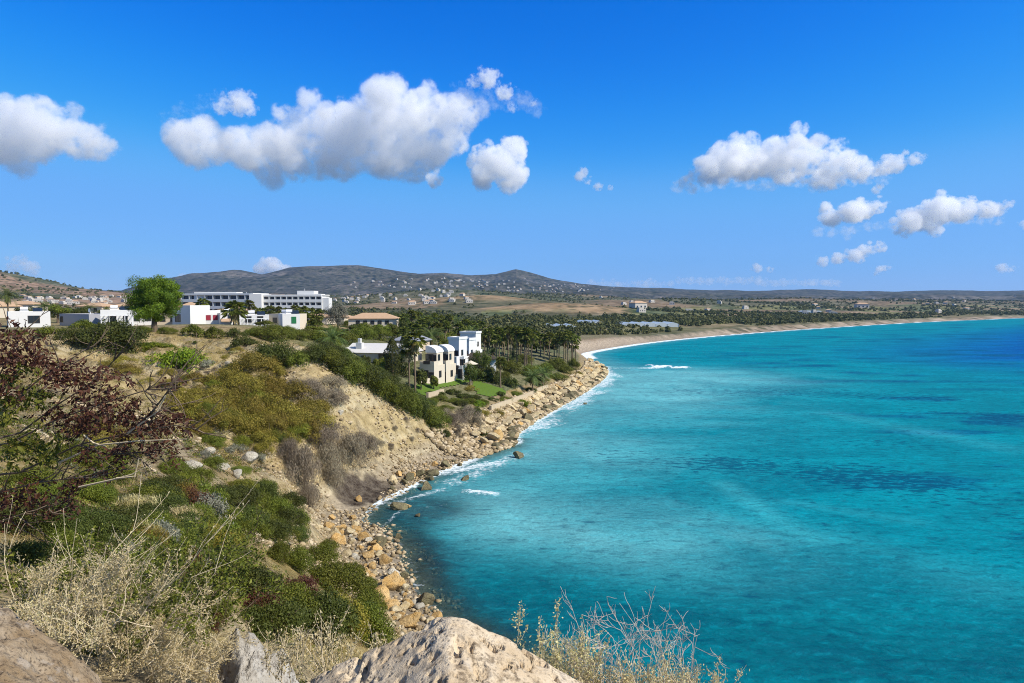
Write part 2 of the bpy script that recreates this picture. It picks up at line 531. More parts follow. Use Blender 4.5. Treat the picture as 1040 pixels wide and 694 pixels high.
# own colours of the ground, by place
zz = GZ.reshape(ny, nx)
gyv, gxv = np.gradient(zz, GY, GX)
slope = np.hypot(gxv, gyv).ravel()
x, y = GP[:, 0], GP[:, 1]
def lerp(a, b, t): return a * (1 - t[:, None]) + np.array(b) * t[:, None]
n1 = fbm(GP / 14.0, 5, 50); n2 = fbm(GP / 3.2, 4, 60); n3 = fbm(GP / 40.0, 4, 70)
C = np.tile(np.array([0.27, 0.20, 0.095]), (len(GP), 1))
C = lerp(C, (0.33, 0.24, 0.07), np.clip(sstep(-0.15, 0.25, n1) + .5 * (y > 72) * (x < -30), 0, 1) * 0.85)       # dry ochre grass
C = lerp(C, (0.38, 0.30, 0.19), sstep(0.1, 0.4, n2) * 0.6)            # pale stony soil
C = lerp(C, (0.24, 0.155, 0.085), sstep(0.15, 0.45, -n2) * 0.5)
cl_m = sstep(0.55, 1.0, slope) * (y > 55) * (y < 130)
C = lerp(C, (0.46, 0.345, 0.155), np.maximum(cl_m, sstep(0.3, .6, slope) * (x > -32) * (y > 74) * (y < 112)))
bm_ = (1 - sstep(2, 9, GD)) * (GZ < 3)
C = lerp(C, (0.33, 0.265, 0.185), bm_)
# beds of the sandstone: bands by height, wavering
bed = fbm(np.column_stack([GZ / .55 + 1.2 * n1, GP[:, 0] / 60 + GP[:, 1] / 60]), 3, 55)
cm_ = np.maximum(cl_m, sstep(.3, .6, slope) * (x > -32) * (y > 74) * (y < 112)) * (GZ > 1.5)
C = lerp(C, (0.34, 0.24, 0.11), cm_ * sstep(.05, .4, bed) * .7)
C = lerp(C, (0.56, 0.47, 0.30), cm_ * sstep(.05, .4, -bed) * .7)
C = lerp(C, (0.25, 0.20, 0.13), cm_ * sstep(.2, .45, fbm(GP / 2.0, 4, 57)) * .5)
# dark wrack of weed thrown up on the cove beach
q0 = at_z(372, 500, 0.6)
wrk = np.exp(-(((x - q0[0] - 0.3 * (y - q0[1])) / 3.5) ** 2 + ((y - q0[1]) / 6.0) ** 2)) + 0.35 * fbm(GP / 1.5, 3, 90)
C = lerp(C, (0.045, 0.028, 0.02), sstep(0.42, 0.6, wrk) * (GD > -2) * (y > 50) * (y < 110))
C = lerp(C, (0.10, 0.085, 0.05), (GD < 0) * (y < 240) * 0.8)
# gardens round the villas and hotel
gd = sstep(112, 135, y) * (1 - sstep(330, 420, y)) * sstep(-400, -260, x) * (GD > 9)
C = lerp(C, (0.085, 0.105, 0.03), gd * np.maximum(.75, sstep(-0.2, 0.2, n1)) * (x > -45))
C = lerp(C, (0.13, 0.135, 0.05), gd * sstep(-0.3, 0.2, n1) * (x <= -45) * 0.7)
# far land
fw = sstep(290, 350, y)
FC = np.tile(np.array([0.098, 0.094, 0.042]), (len(GP), 1))
f1 = fbm(GP / 230.0, 5, 110); f2 = fbm(GP / 60.0, 4, 120); f3 = fbm(GP / 700.0, 4, 130)
FC = lerp(FC, (0.22, 0.15, 0.085), sstep(0.12, 0.34, f1))
FC = lerp(FC, (0.055, 0.075, 0.028), sstep(0.05, 0.35, -f1 + 0.4 * f2))
FC = lerp(FC, (0.28, 0.235, 0.17), sstep(0.36, 0.55, f2) * 0.5)
cell = np.floor(GP / np.array([70.0, 110.0])).astype(int)
hc = _hash(cell[:, 0], cell[:, 1], cell[:, 0] * 0, 5)
fld = (GD > 26) * (GD < 420) * (y > 380) * (x > -40)
FC = lerp(FC, (0.20, 0.20, 0.06), fld * (hc > 0.72) * 0.8)
FC = lerp(FC, (0.07, 0.11, 0.03), fld * (hc < 0.35) * 0.8)
FC = lerp(FC, (0.36, 0.25, 0.15), fld * ((hc > 0.5) & (hc < 0.62)) * 0.8)
FC = lerp(FC, (0.15, 0.14, 0.055), (GD > 12) * (GD < 130) * .6)
mt = sstep(2300, 3000, y)
MC = np.tile(np.array([0.030, 0.037, 0.031]), (len(GP), 1))
MC = lerp(MC, (0.11, 0.10, 0.09), sstep(0.15, 0.45, fbm(GP / 260.0, 5, 140) + 0.3 * f2))
MC = lerp(MC, (0.018, 0.023, 0.016), sstep(0.05, 0.3, -fbm(GP / 330.0, 5, 150)))
FC = FC * (1 - mt[:, None]) + MC * mt[:, None]
lh = sstep(900, 1300, y) * (1 - sstep(2300, 2700, y)) * (x < -450)
FC = lerp(FC, (0.30, 0.185, 0.12), lh * sstep(-0.3, 0.1, f1) * 0.9)
tip = np.exp(-(((x - 70) / 120) ** 2 + ((y - 960) / 100) ** 2)) + np.exp(-(((x + 60) / 150) ** 2 + ((y - 1250) / 110) ** 2)) * 0.6
FC = lerp(FC, (0.33, 0.22, 0.115), sstep(0.3, 0.6, tip + 0.3 * f2))
C = C * (1 - fw[:, None]) + FC * fw[:, None]
sand = (1 - sstep(6, 13 + 5 * n3, GD)) * sstep(240, 300, y)
C = lerp(C, (0.45, 0.355, 0.26), sand)
C = lerp(C, (0.30, 0.24, 0.18), (1 - sstep(1, 6, GD)) * sstep(240, 300, y) * 0.7)
t = NT('ground_soil')
gc = t.attr('Col')
pos = t.node('ShaderNodeNewGeometry').outputs['Position']
a = t.noise(0.9, 6, pos, 0.65); b = t.noise(7.0, 5, pos, 0.65)
stone = t.voro(2.2, pos)
f = t.math('ADD', t.math('MULTIPLY', a, 0.6), t.math('MULTIPLY', b, 0.4))
cc = t.mix(t.ramp(f, 0.33, 0.68), t.mix(0.5, gc, (0.0, 0.0, 0.0)), t.mix(0.13, gc, (0.85, 0.76, 0.58)))
fard = t.ramp(t.node('ShaderNodeSeparateXYZ').outputs[1], 0, 1)
sep = t.node('ShaderNodeSeparateXYZ'); t.l.new(pos, sep.inputs[0])
far = t.ramp(sep.outputs[1], 300, 600)
fa = t.noise(0.03, 8, pos, 0.7)
dots = t.ramp(t.voro(0.07, pos), 0.25, 0.5)
dots = t.math('MULTIPLY', t.math('SUBTRACT', 1.0, dots), t.ramp(t.noise(0.006, 4, pos), 0.4, 0.55))
cf = t.mix(t.ramp(fa, 0.35, 0.65), t.mix(0.45, gc, (0.01, 0.01, 0.0)), t.mix(0.10, gc, (0.8, 0.66, 0.5)))
cf = t.mix(t.math('MULTIPLY', dots, 0.75), cf, (0.035, 0.05, 0.022))
mtn = t.ramp(sep.outputs[1], 2400, 3600)
cf = t.mix(t.math('MULTIPLY', mtn, t.ramp(t.voro(0.022, pos), .45, .15)), cf, (0.012, 0.017, 0.011))
cf = t.mix(t.math('MULTIPLY', mtn, t.math('MULTIPLY', t.ramp(t.noise(0.011, 6, pos, .7), .55, .68), .7)), cf, (0.15, 0.13, 0.115))
cc = t.mix(far, cc, cf)
hgt = t.math('ADD', t.math('MULTIPLY', a, 1.0), t.math('ADD', t.math('MULTIPLY', b, 0.35), t.math('MULTIPLY', stone, 0.35)))
M_GROUND = t.done(t.bsdf(cc, 0.95, t.bump(hgt, 0.8, 0.4), 0.1))
gme = npmesh('ground', V, GF, M_GROUND, True, {'Col': C})
tag(obj('ground', gme), 'sandy headland, slopes and far hills round the bay', 'terrain', kind='structure')

# ------------------------------------------------------------------ sea
wm = (GD.reshape(ny, nx) < 4)
keep = (wm[:-1, :-1] | wm[1:, 1:] | wm[:-1, 1:] | wm[1:, :-1]).ravel()
WF = GF[keep]
used = np.unique(WF)
remap = np.full(nx * ny, -1); remap[used] = np.arange(len(used))
WP = GP[used]; WD = -GD[used]
wx, wy = WP[:, 0], WP[:, 1]
WN = fbm(WP / 30.0, 4, 200); WN2 = fbm(np.column_stack([wx / 26.0, wy / 9.0]), 4, 210)
WC = np.tile(np.array([0.0, 0.235, 0.29]), (len(WP), 1))
deep = sstep(60, 330, WD + 40 * WN) * sstep(70, 260, wy)
WC = lerp(WC, (0.0, 0.17, 0.35), deep)
WC = lerp(WC, (0.0, 0.065, 0.37), sstep(150, 330, wy + 60 * WN) * sstep(80, 220, WD))
WC = lerp(WC, (0.0, 0.085, 0.20), sstep(0.12, 0.42, WN2) * sstep(35, 80, WD) * 0.75)
# milky shallows off the point and in the middle of the cove
def blob(px, py, sx, sy, rot=0):
    c = at_z(px, py, 0)
    dx, dy = wx - c[0], wy - c[1]
    cr, sr = math.cos(R(rot)), math.sin(R(rot))
    u, v = dx * cr + dy * sr, -dx * sr + dy * cr
    return np.exp(-((u / sx) ** 2 + (v / sy) ** 2))
milk = 0.95 * blob(640, 398, 24, 42, -10) + 0.8 * blob(680, 382, 34, 28) + 0.7 * blob(560, 450, 15, 24) + 0.4 * blob(610, 540, 12, 10) + 0.6 * blob(500, 520, 7, 10) + 0.3 * blob(700, 560, 10, 8)
WC = lerp(WC, (0.17, 0.50, 0.53), np.clip(milk * 1.2 * (1 + .55 * fbm(np.column_stack([wx / 7.0 + 2 * WN, wy / 13.0]), 4, 240)) + 0.2 * WN2 * (milk > 0.1), 0, 1) * 0.9)
WC = lerp(WC, (0.15, 0.37, 0.40), (1 - sstep(2, 18, WD)) * 0.5 * (wy > 75))
WC = lerp(WC, (0.0, 0.125, 0.16), np.clip(blob(720, 690, 34, 13) * 1.3 + .7 * blob(520, 610, 10, 12), 0, 1) * 0.9)
def seg(a, b, wd):
    u0, u1 = at_z(*a, 0), at_z(*b, 0); ab = (u1 - u0)[:2]
    tt = np.clip(((WP - u0[:2]) @ ab) / (ab @ ab), 0, 1)
    return np.exp(-(np.hypot(*(WP - u0[:2] - tt[:, None] * ab).T) / wd) ** 2)
brk = .65 + .7 * WN2
dk = seg((740, 468), (870, 482), 5) + seg((870, 482), (1045, 520), 8) + .8 * seg((690, 396), (960, 402), 11) + .7 * seg((860, 448), (940, 452), 6) + .6 * seg((610, 462), (740, 476), 5) + .7 * seg((960, 420), (1050, 424), 8)
WDK = np.clip(dk * brk + .35 * sstep(.1, .45, WN2) * sstep(35, 80, WD), 0, 1)
lt = seg((735, 492), (820, 548), 1.8) + .8 * seg((840, 420), (1020, 455), 4) + .7 * seg((850, 550), (990, 590), 4) + .5 * seg((560, 520), (690, 560), 2.5) + .5 * seg((800, 510), (930, 530), 1.6)
WC = lerp(WC, (0.06, 0.44, 0.49), np.clip(lt * brk, 0, 1) * .55)
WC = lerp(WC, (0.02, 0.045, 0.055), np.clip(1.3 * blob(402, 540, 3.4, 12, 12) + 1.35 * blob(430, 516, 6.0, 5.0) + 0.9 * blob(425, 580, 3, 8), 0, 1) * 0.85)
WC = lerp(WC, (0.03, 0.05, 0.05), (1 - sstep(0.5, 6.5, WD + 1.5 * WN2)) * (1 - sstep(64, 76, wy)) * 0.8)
foam = np.zeros(len(WP))
fs = fbm(WP / 2.2, 4, 220); fl = fbm(WP / 9.0, 3, 230)
reg = sstep(72, 84, wy)
foam = np.maximum(foam, (1 - sstep(0.2, np.maximum(3.4 + 3.5 * fl, .7), WD)) * (0.55 + 0.35 * reg) * (wy < 300))
foam = np.maximum(foam, 0.70 * (1 - sstep(0.5, 12, WD + 5 * fl + 3 * fs)) * sstep(112, 126, wy) * (wy < 260))
foam = np.maximum(foam, 0.95 * (1 - sstep(3, 5 + wy / 90, WD)) * (wy > 290))
p1, p2 = at_z(612, 376, 0), at_z(668, 373.5, 0)
for (u0, u1, wdt, am) in [(at_z(440, 482, 0), at_z(505, 470, 0), 3.0, 0.72), (at_z(460, 490, 0), at_z(525, 462, 0), 3.8, 0.6), (at_z(395, 512, 0), at_z(450, 497, 0), 1.6, 0.62), (at_z(530, 445, 0), at_z(590, 410, 0), 5, 0.5), (at_z(612, 374, 0), at_z(664, 374.5, 0), 5.5, 0.62), (at_z(612, 374, 0), at_z(664, 374.5, 0), 1.6, 0.85), (at_z(660, 372.6, 0), at_z(698, 375, 0), 2.6, 1.25), (at_z(668, 377, 0), at_z(720, 379, 0), 5, 0.5), (at_z(476, 500, 0), at_z(501, 503, 0), 1.5, 0.75),
                          (at_z(478, 508, 0), at_z(500, 512, 0), 1.0, 0.45), (at_z(400, 520, 0), at_z(455, 512, 0), 0.8, 0.5), (at_z(385, 540, 0), at_z(412, 512, 0), 0.7, 0.6)]:
    ab = (u1 - u0)[:2]
    tt = ((WP - u0[:2]) @ ab) / (ab @ ab)
    dd = np.hypot(*(WP - u0[:2] - np.clip(tt, 0, 1)[:, None] * ab).T)
    foam = np.maximum(foam, am * np.exp(-(dd / wdt) ** 2))
shallow = (1 - sstep(0.0, 5.0, WD)) * (wy < 120)
t = NT('sea_water')
wc = t.attr('Col'); fo = t.attr('foam', 'Fac'); sh = t.attr('shallow', 'Fac')
pos = t.node('ShaderNodeNewGeometry').outputs['Position']
mp = t.node('ShaderNodeMapping'); t.l.new(pos, mp.inputs[0]); mp.inputs['Rotation'].default_value = (0, 0, R(14)); mp.inputs['Scale'].default_value = (0.5, 1.0, 1)
w1 = t.noise(1.0, 6, mp.outputs[0], 0.70, 0.4)
w2 = t.noise(0.09, 5, mp.outputs[0], 0.6, 0.4)
w3 = t.noise(2.4, 4, pos, 0.6)
hgt = t.math('ADD', t.math('ADD', t.math('MULTIPLY', w1, 1.0), t.math('MULTIPLY', w2, 2.6)), t.math('MULTIPLY', w3, 0.22))
nrm = t.bump(hgt, 1.0, 1.5)
cw = t.mix(t.ramp(w2, 0.38, 0.66), t.mix(0.26, wc, (0.0, 0.03, 0.07)), t.mix(0.06, wc, (0.0, 0.46, 0.52)))
cw = t.mix(t.math('MULTIPLY', t.ramp(w1, 0.50, 0.40), 0.42), cw, t.mix(0.6, wc, (0.0, 0.02, 0.05)))  # wave troughs: facet shade painted as darker water
cw = t.mix(t.math('MULTIPLY', t.ramp(w1, 0.53, 0.64), 0.34), cw, t.mix(0.38, wc, (0.0, 0.50, 0.62)))  # sky highlights on the wave facets, painted into the colour
fn = t.noise(1.3, 7, pos, 0.72, 0.6)
fm = t.math('MULTIPLY', t.ramp(t.math('ADD', fn, t.math('MULTIPLY', fo, 0.80)), 0.90, 1.18), 0.95)
cw = t.mix(fm, t.mix(t.math('MULTIPLY', t.ramp(w3, 0.42, 0.62), 0.22), cw, t.mix(0.7, cw, (0, .02, .04))), (0.78, 0.84, 0.86))
w4 = t.noise(0.9, 5, mp.outputs[0], 0.7, 0.5)
ck = t.attr('chop', 'Fac')
cw = t.mix(t.math('MULTIPLY', t.ramp(t.math('ADD', t.math('MULTIPLY', ck, 0.19), t.math('SUBTRACT', 1.0, w1)), 0.59, 0.71), .85), cw, t.mix(0.22, (0.0, 0.035, 0.095), wc))  # choppy bands: more facets painted dark as if shaded
cw = t.mix(t.math('MULTIPLY', t.ramp(w4, 0.52, 0.66), 0.25), cw, (0.0, 0.07, 0.12))
df = t.node('ShaderNodeBsdfDiffuse'); t.put(df.inputs['Color'], cw); t.put(df.inputs['Normal'], t.bump(hgt, .4, 1.0))
gl = t.node('ShaderNodeBsdfGlossy'); gl.inputs['Color'].default_value = (.5, .85, 1, 1); gl.inputs['Roughness'].default_value = .22; t.put(gl.inputs['Normal'], nrm)
fr = t.node('ShaderNodeFresnel'); fr.inputs['IOR'].default_value = 1.33; t.put(fr.inputs['Normal'], nrm)
gm = t.node('ShaderNodeMixShader'); t.put(gm.inputs[0], t.math('MULTIPLY', t.math('MULTIPLY', fr.outputs[0], 0.28), t.math('SUBTRACT', 1.0, fm)))
t.l.new(df.outputs[0], gm.inputs[1]); t.l.new(gl.outputs[0], gm.inputs[2]); wb = gm.outputs[0]
tr = t.node('ShaderNodeBsdfTransparent')
tr.inputs[0].default_value = (0.75, 0.9, 0.9, 1)
mx = t.node('ShaderNodeMixShader')
t.put(mx.inputs[0], t.math('MULTIPLY', t.math('MULTIPLY', sh, 0.75), t.math('SUBTRACT', 1.0, fm)))
t.l.new(wb, mx.inputs[1]); t.l.new(tr.outputs[0], mx.inputs[2])
M_SEA = t.done(mx.outputs[0])
def _ridge(u0, u1, wd):
    ab = (u1 - u0)[:2]; tt = np.clip(((WP - u0[:2]) @ ab) / (ab @ ab), 0, 1)
    return np.exp(-(np.hypot(*(WP - u0[:2] - tt[:, None] * ab).T) / wd) ** 2)
WZ = .9 * _ridge(at_z(662, 372.4, 0), at_z(696, 374.6, 0), 3.2) + .3 * _ridge(at_z(476, 500, 0), at_z(501, 503, 0), 1.3) + .3 * _ridge(at_z(615, 374, 0), at_z(660, 374.3, 0), 3)
sme = npmesh('sea', np.column_stack([WP, WZ]), remap[WF], M_SEA, True, {'Col': WC, 'foam': foam, 'shallow': shallow, 'chop': WDK})
tag(obj('sea', sme), 'turquoise sea turning blue across the bay', 'sea', kind='structure')

# ------------------------------------------------------------------ materials of built things
M_WHITE = mat_plain('white_render', (0.66, 0.65, 0.62), 0.8, 0.05, 0.6)
M_CREAM = mat_plain('cream_render', (0.60, 0.52, 0.40), 0.8, 0.06, 0.6)
M_BEIGE = mat_plain('beige_render', (0.55, 0.44, 0.31), 0.85, 0.08, 0.6)
M_ROOFW = mat_plain('pale_roof_screed', (0.62, 0.60, 0.57), 0.85, 0.08, 0.5)
M_TILE = mat_plain('clay_roof_tile', (0.50, 0.33, 0.20), 0.85, 0.15, 1.2)
M_DARKROOF = mat_plain('dark_thatch', (0.06, 0.045, 0.035), 0.9, 0.2, 3)
M_FRAME = mat_plain('dark_window_frame', (0.07, 0.055, 0.045), 0.5, 0.05)
M_RED = mat_plain('red_shutter_paint', (0.30, 0.03, 0.045), 0.5, 0.08)
M_GREEN = mat_plain('green_shutter_paint', (0.02, 0.16, 0.06), 0.5, 0.08)
M_METAL = mat_plain('white_metal', (0.75, 0.75, 0.74), 0.4, 0.04, spec=0.5)
M_STONE = mat_plain('pale_stone_wall', (0.52, 0.42, 0.28), 0.9, 0.18, 1.0)
M_BARK = mat_plain('tree_bark', (0.16, 0.115, 0.075), 0.95, 0.25, 4)
M_PALMBARK = mat_plain('palm_bark', (0.19, 0.14, 0.09), 0.95, 0.25, 5)
M_TWIG = mat_plain('dry_twig', (0.56, 0.46, 0.30), 0.9, 0.18, 12)
M_GREYTWIG = mat_plain('grey_twig', (0.52, 0.46, 0.39), 0.9, 0.2, 12)
M_POOL = mat_plain('pool_water', (0.10, 0.45, 0.55), 0.1, 0.05)
t = NT('window_glass')
M_GLASS = t.done(t.bsdf((0.02, 0.028, 0.035), 0.08, None, 0.6))
t = NT('blue_glass')
M_BGLASS = t.done(t.bsdf((0.015, 0.025, 0.045), 0.12, None, 0.5))

# ------------------------------------------------------------------ buildings
def window(parent, x, y, z, w, h, face='front', frame=M_FRAME, pane=M_GLASS, name='window', label=None):
    """a framed window proud of the wall: frame is the part, pane its sub-part"""
    e = 0.09
    def bx(m, a0, a1, z0, z1, d0, d1):
        if face == 'front': m.box(x + a0, x + a1, y - d1, y - d0, z0, z1)
        elif face == 'right': m.box(x + d0, x + d1, y + a0, y + a1, z0, z1)
        else: m.box(x - d1, x - d0, y + a0, y + a1, z0, z1)
    m = MB()
    bx(m, -w / 2, -w / 2 + e, z, z + h, 0.003, 0.07); bx(m, w / 2 - e, w / 2, z, z + h, 0.003, 0.07)
    bx(m, -w / 2 + e, w / 2 - e, z + h - e, z + h, 0.003, 0.065); bx(m, -w / 2 + e, w / 2 - e, z, z + e, 0.003, 0.065)
    if w > 1.0: bx(m, -0.03, 0.03, z + e, z + h - e, 0.03, 0.062)
    f = m.build(name, frame, parent)
    if label: f['label'] = label
    p = MB(); bx(p, -w / 2 + e, w / 2 - e, z + e, z + h - e, 0.004, 0.028)
    p.build('pane', pane, f)
    return f

def block(m, x0, x1, y0, y1, z0, z1, par=0.35, th=0.2):
    """a flat-roofed rendered block with a parapet"""
    m.box(x0, x1, y0, y1, z0, z1)
    if par:
        m.box(x0 - .003, x1 + .003, y0 - .003, y0 + th, z1, z1 + par); m.box(x0 - .003, x1 + .003, y1 - th, y1 + .003, z1, z1 + par)
        m.box(x0 - .003, x0 + th, y0 + th, y1 - th, z1, z1 + par); m.box(x1 - th, x1 + .003, y0 + th, y1 - th, z1, z1 + par)

def bungalow(px0, px1, D, ytop, rz, label, wins=(), mat=M_WHITE, depth=8.0, side=(), extra=None, group='white garden bungalows on the plateau', parap=0.35):
    c = at_d((px0 + px1) / 2, HORIZ, D)
    gx, gy = c[0], c[1]
    z0 = gz(gx, gy) - 0.5
    w = (px1 - px0) / FPX * D
    top = at_d((px0 + px1) / 2, ytop, D)[2]
    h = top - z0
    e = empty('bungalow', (gx, gy, z0), R(rz) + (math.atan((520 - (px0 + px1) / 2) / FPX) * .85 if abs(rz) < 15 else 0))
    tag(e, label, 'bungalow', group)
    m = MB(); block(m, -w / 2, w / 2, 0, depth, 0, h - parap, parap); m.build('wall', mat, e)
    r = MB(); r.box(-w / 2 + .22, w / 2 - .22, .22, depth - .22, h - parap + .003, h - parap + .06); r.build('roof', M_ROOFW, e)
    for wv in wins:
        fx, zz, ww, hh = wv[:4]
        fr = wv[4] if len(wv) > 4 else M_FRAME
        window(e, fx * w, 0, zz + 0.5, ww, hh, 'front', fr, M_GLASS if fr is M_FRAME else fr)
    for sv in side:
        window(e, w / 2, sv[0] * depth, sv[1] + 0.5, sv[2], sv[3], 'right', sv[4] if len(sv) > 4 else M_FRAME, M_GLASS)
    if extra: extra(e, w, h, depth)
    if extra not in (tank, dish): tank(e, w, h, depth)
    return e

def dish(e, w, h, d):
    m = MB(); m.tube([(w * .2, d * .3, h - .4), (w * .2, d * .3, h + .5)], .05, 6)
    bm_pts = []
    V, F = [], []
    for k in range(10):
        a = 2 * math.pi * k / 10
        V.append((w * .2 + .5 * math.cos(a), d * .3 - .25, h + .8 + .5 * math.sin(a)))
    V.append((w * .2, d * .3, h + .8))
    m.add(V, [(k, (k + 1) % 10, 10) for k in range(10)] + [tuple(range(10))])
    m.build('satellite_dish', M_METAL, e)
def tank(e, w, h, d):
    m = MB(); m.tube([(-w * .2, d * .4, h + .65), (-w * .2 + 1.4, d * .4, h + .65)], .38, 10)
    m.box(-w * .2 - .1, -w * .2 + 1.5, d * .4 - .5, d * .4 + .5, h - .4, h + .2)
    m.build('water_tank', M_METAL, e)
    p = MB(); p.add([(w * .1, d * .3, h), (w * .1 + 1.8, d * .3, h), (w * .1 + 1.8, d * .45, h + .8), (w * .1, d * .45, h + .8), (w * .1, d * .3 + .1, h - .1), (w * .1 + 1.8, d * .3 + .1, h - .1), (w * .1 + 1.8, d * .45 + .1, h + .7), (w * .1, d * .45 + .1, h + .7)],
                    [(0, 1, 2, 3), (7, 6, 5, 4), (0, 4, 5, 1), (1, 5, 6, 2), (2, 6, 7, 3), (3, 7, 4, 0)]); p.build('solar_panel', M_BGLASS, e)
def pergola(e, w, h, d):
    m = MB()
    for k in range(5):
        xx = -w / 2 + .2 + k * (w - .4) / 4
        m.box(xx - .07, xx + .07, -2.6, -2.45, 0, h * .72)
    m.box(-w / 2, w / 2, -2.66, -2.4, h * .72, h * .72 + .2)
    for k in range(9):
        xx = -w / 2 + .1 + k * (w - .2) / 8
        m.box(xx - .05, xx + .05, -2.4, -.01, h * .72 + .02, h * .72 + .16)
    m.build('pergola', M_METAL, e)
def awning(e, w, h, d):
    m = MB(); m.add([(-w / 2, -.01, h * .62), (w * .3, -.01, h * .62), (w * .3, -2.2, h * .48), (-w / 2, -2.2, h * .48), (-w / 2, -.01, h * .57), (w * .3, -.01, h * .57), (w * .3, -2.2, h * .43), (-w / 2, -2.2, h * .43)],
                    [(0, 3, 2, 1), (4, 5, 6, 7), (0, 1, 5, 4), (1, 2, 6, 5), (2, 3, 7, 6), (3, 0, 4, 7)])
    m.build('tiled_awning', M_TILE, e)
def tower_end(e, w, h, d):
    m = MB(); block(m, w / 2 - 3.0, w / 2 + .2, -.6, d * .6, 0, h + .9, .3); m.build('end_wing', M_WHITE, e)

bungalow(12, 47, 150, 316.5, 8, 'white flat-roofed bungalow with one wide window left of the grey-blue wall', [(.1, .9, 2.2, 1.7)], extra=None)
bungalow(47, 102, 158, 319, -30, 'long windowless bungalow whose shaded wall looks grey-blue', [(-.42, .9, 1.2, 1.4)], mat=mat_plain('shade_grey_render', (.34, .34, .36), .85, .06), extra=dish)  # grey paint deepened to carry the wall's shade in its base colour
bungalow(104, 133, 150, 315, 4, 'white bungalow with a pergola, right of the shaded grey-blue wall', [(-.15, .9, 1.6, 1.6), (.25, .9, .9, 1.6)], extra=pergola)
bungalow(134, 160, 168, 317, 6, 'long white bungalow behind the big pine, with water tank on its roof', [(-.3, 1, 1.4, 1.3), (.1, 1, 1.4, 1.3)], extra=tank)
bungalow(159, 180, 162, 318.5, -4, 'beige rendered bungalow directly behind the pine trunk', [(-.2, 1, 1.2, 1.3), (.25, 1, 1.2, 1.3)], mat=M_BEIGE)
bungalow(170, 199, 158, 315.5, -26, 'bungalow with a taller bright end wing right of the pine', [(-.2, .9, 2.0, 1.8)], extra=tower_end, side=[(.3, 1.3, .8, 1.4)])
bungalow(199, 226, 160, 319.5, 5, 'white bungalow with three dark red shutters', [(-.3, 1.3, 1.0, 1.3, M_RED), (-.04, 1.3, 1.0, 1.2, M_RED), (.2, 1.3, 1.0, 1.2, M_RED)], extra=None)
bungalow(224, 240, 158, 318, 8, 'narrow white bungalow with a tiled awning behind the stout palm', [(0.1, 1, 1.2, 1.6)], extra=awning)
bungalow(244, 272, 162, 320, 3, 'white bungalow with a long pergola right of the stout palm', [(-.2, 1, 1.4, 1.5), (.2, 1, 1.4, 1.5)], extra=pergola)
bungalow(270, 291, 168, 319, -24, 'beige windowed bungalow left of the green-shuttered one', [(-.1, 1.2, 1.4, 1.4)], mat=M_CREAM)
bungalow(287, 304, 160, 319, 10, 'white bungalow with a single green shutter', [(.15, 1.3, 1.1, 1.6, M_GREEN)], extra=None)

# houses with hipped tile roofs further back
def hip_house(px0, px1, D, yeave, yridge, rz, label, wallm=M_CREAM, roofm=M_TILE, depth=9, wins=3, group=None, cat='house'):
    c = at_d((px0 + px1) / 2, HORIZ, D)
    z0 = gz(c[0], c[1]) - .6
    w = (px1 - px0) / FPX * D
    he = at_d(0, yeave, D)[2] - z0; hr = at_d(0, yridge, D)[2] - z0
    he = max(he, 2.2); hr = max(hr, he + .8)
    e = empty('tiled_house', (c[0], c[1], z0), R(rz)); tag(e, label, cat, group)
    m = MB(); m.box(-w / 2, w / 2, 0, depth, 0, he); m.build('wall', wallm, e)
    o = .5; k = min(w, depth) * .45
    V = [(-w / 2 - o, -o, he), (w / 2 + o, -o, he), (w / 2 + o, depth + o, he), (-w / 2 - o, depth + o, he), (-w / 2 + k, depth / 2, hr), (w / 2 - k, depth / 2, hr)]
    V2 = [(a, b, c2 - .18) for a, b, c2 in V[:4]]
    r = MB(); r.add(V + V2, [(0, 1, 5, 4), (1, 2, 5), (2, 3, 4, 5), (3, 0, 4), (6, 9, 8, 7), (0, 6, 7, 1), (1, 7, 8, 2), (2, 8, 9, 3), (3, 9, 6, 0)])
    r.build('roof', roofm, e)
    for i in range(wins):
        window(e, (-.38 + .76 * (i + .5) / wins) * w, 0, he - 2.0 if he > 2.6 else .5, 1.3, 1.3)
    return e
hip_house(0, 32, 235, 309, 305.5, 5, 'tan tile roofed house at the far left behind the bungalows', group='tiled houses behind the bungalows')
hip_house(-22, -2, 200, 311, 306, 0, 'tiled house half out of frame beside the left palm', group='tiled houses behind the bungalows')
hip_house(76, 104, 240, 311, 307.5, -6, 'tan roofed house above the grey-blue wall', group='tiled houses behind the bungalows')
hip_house(180, 200, 250, 312, 307, 10, 'small tiled house under the left end of the hotel', group='tiled houses behind the bungalows')
hip_house(112, 130, 260, 311, 308, 4, 'tiled house left of the big pine crown', wallm=M_WHITE, group='tiled houses behind the bungalows')
hip_house(222, 246, 230, 315, 311, 5, 'tiled house below the shaded hotel wing', group='tiled houses behind the bungalows')
hip_house(304, 332, 235, 322, 317.5, -4, 'cream house with brown tile roof left of the grey tree', group='tiled houses behind the bungalows')
hip_house(354, 402, 225, 323.5, 318, 4, 'long cream house with a broad tan hipped roof above the green trees', wins=5, group='tiled houses behind the bungalows')
hip_house(326, 350, 260, 322, 318, -8, 'tan roofed house behind the grey tree', group='tiled houses behind the bungalows')
hip_house(398, 424, 165, 346, 338, -20, 'grey roofed house behind the two cypresses', wallm=M_BEIGE, roofm=mat_plain('grey_roof', (0.26, 0.27, 0.30), .8, .1), wins=2, depth=7)

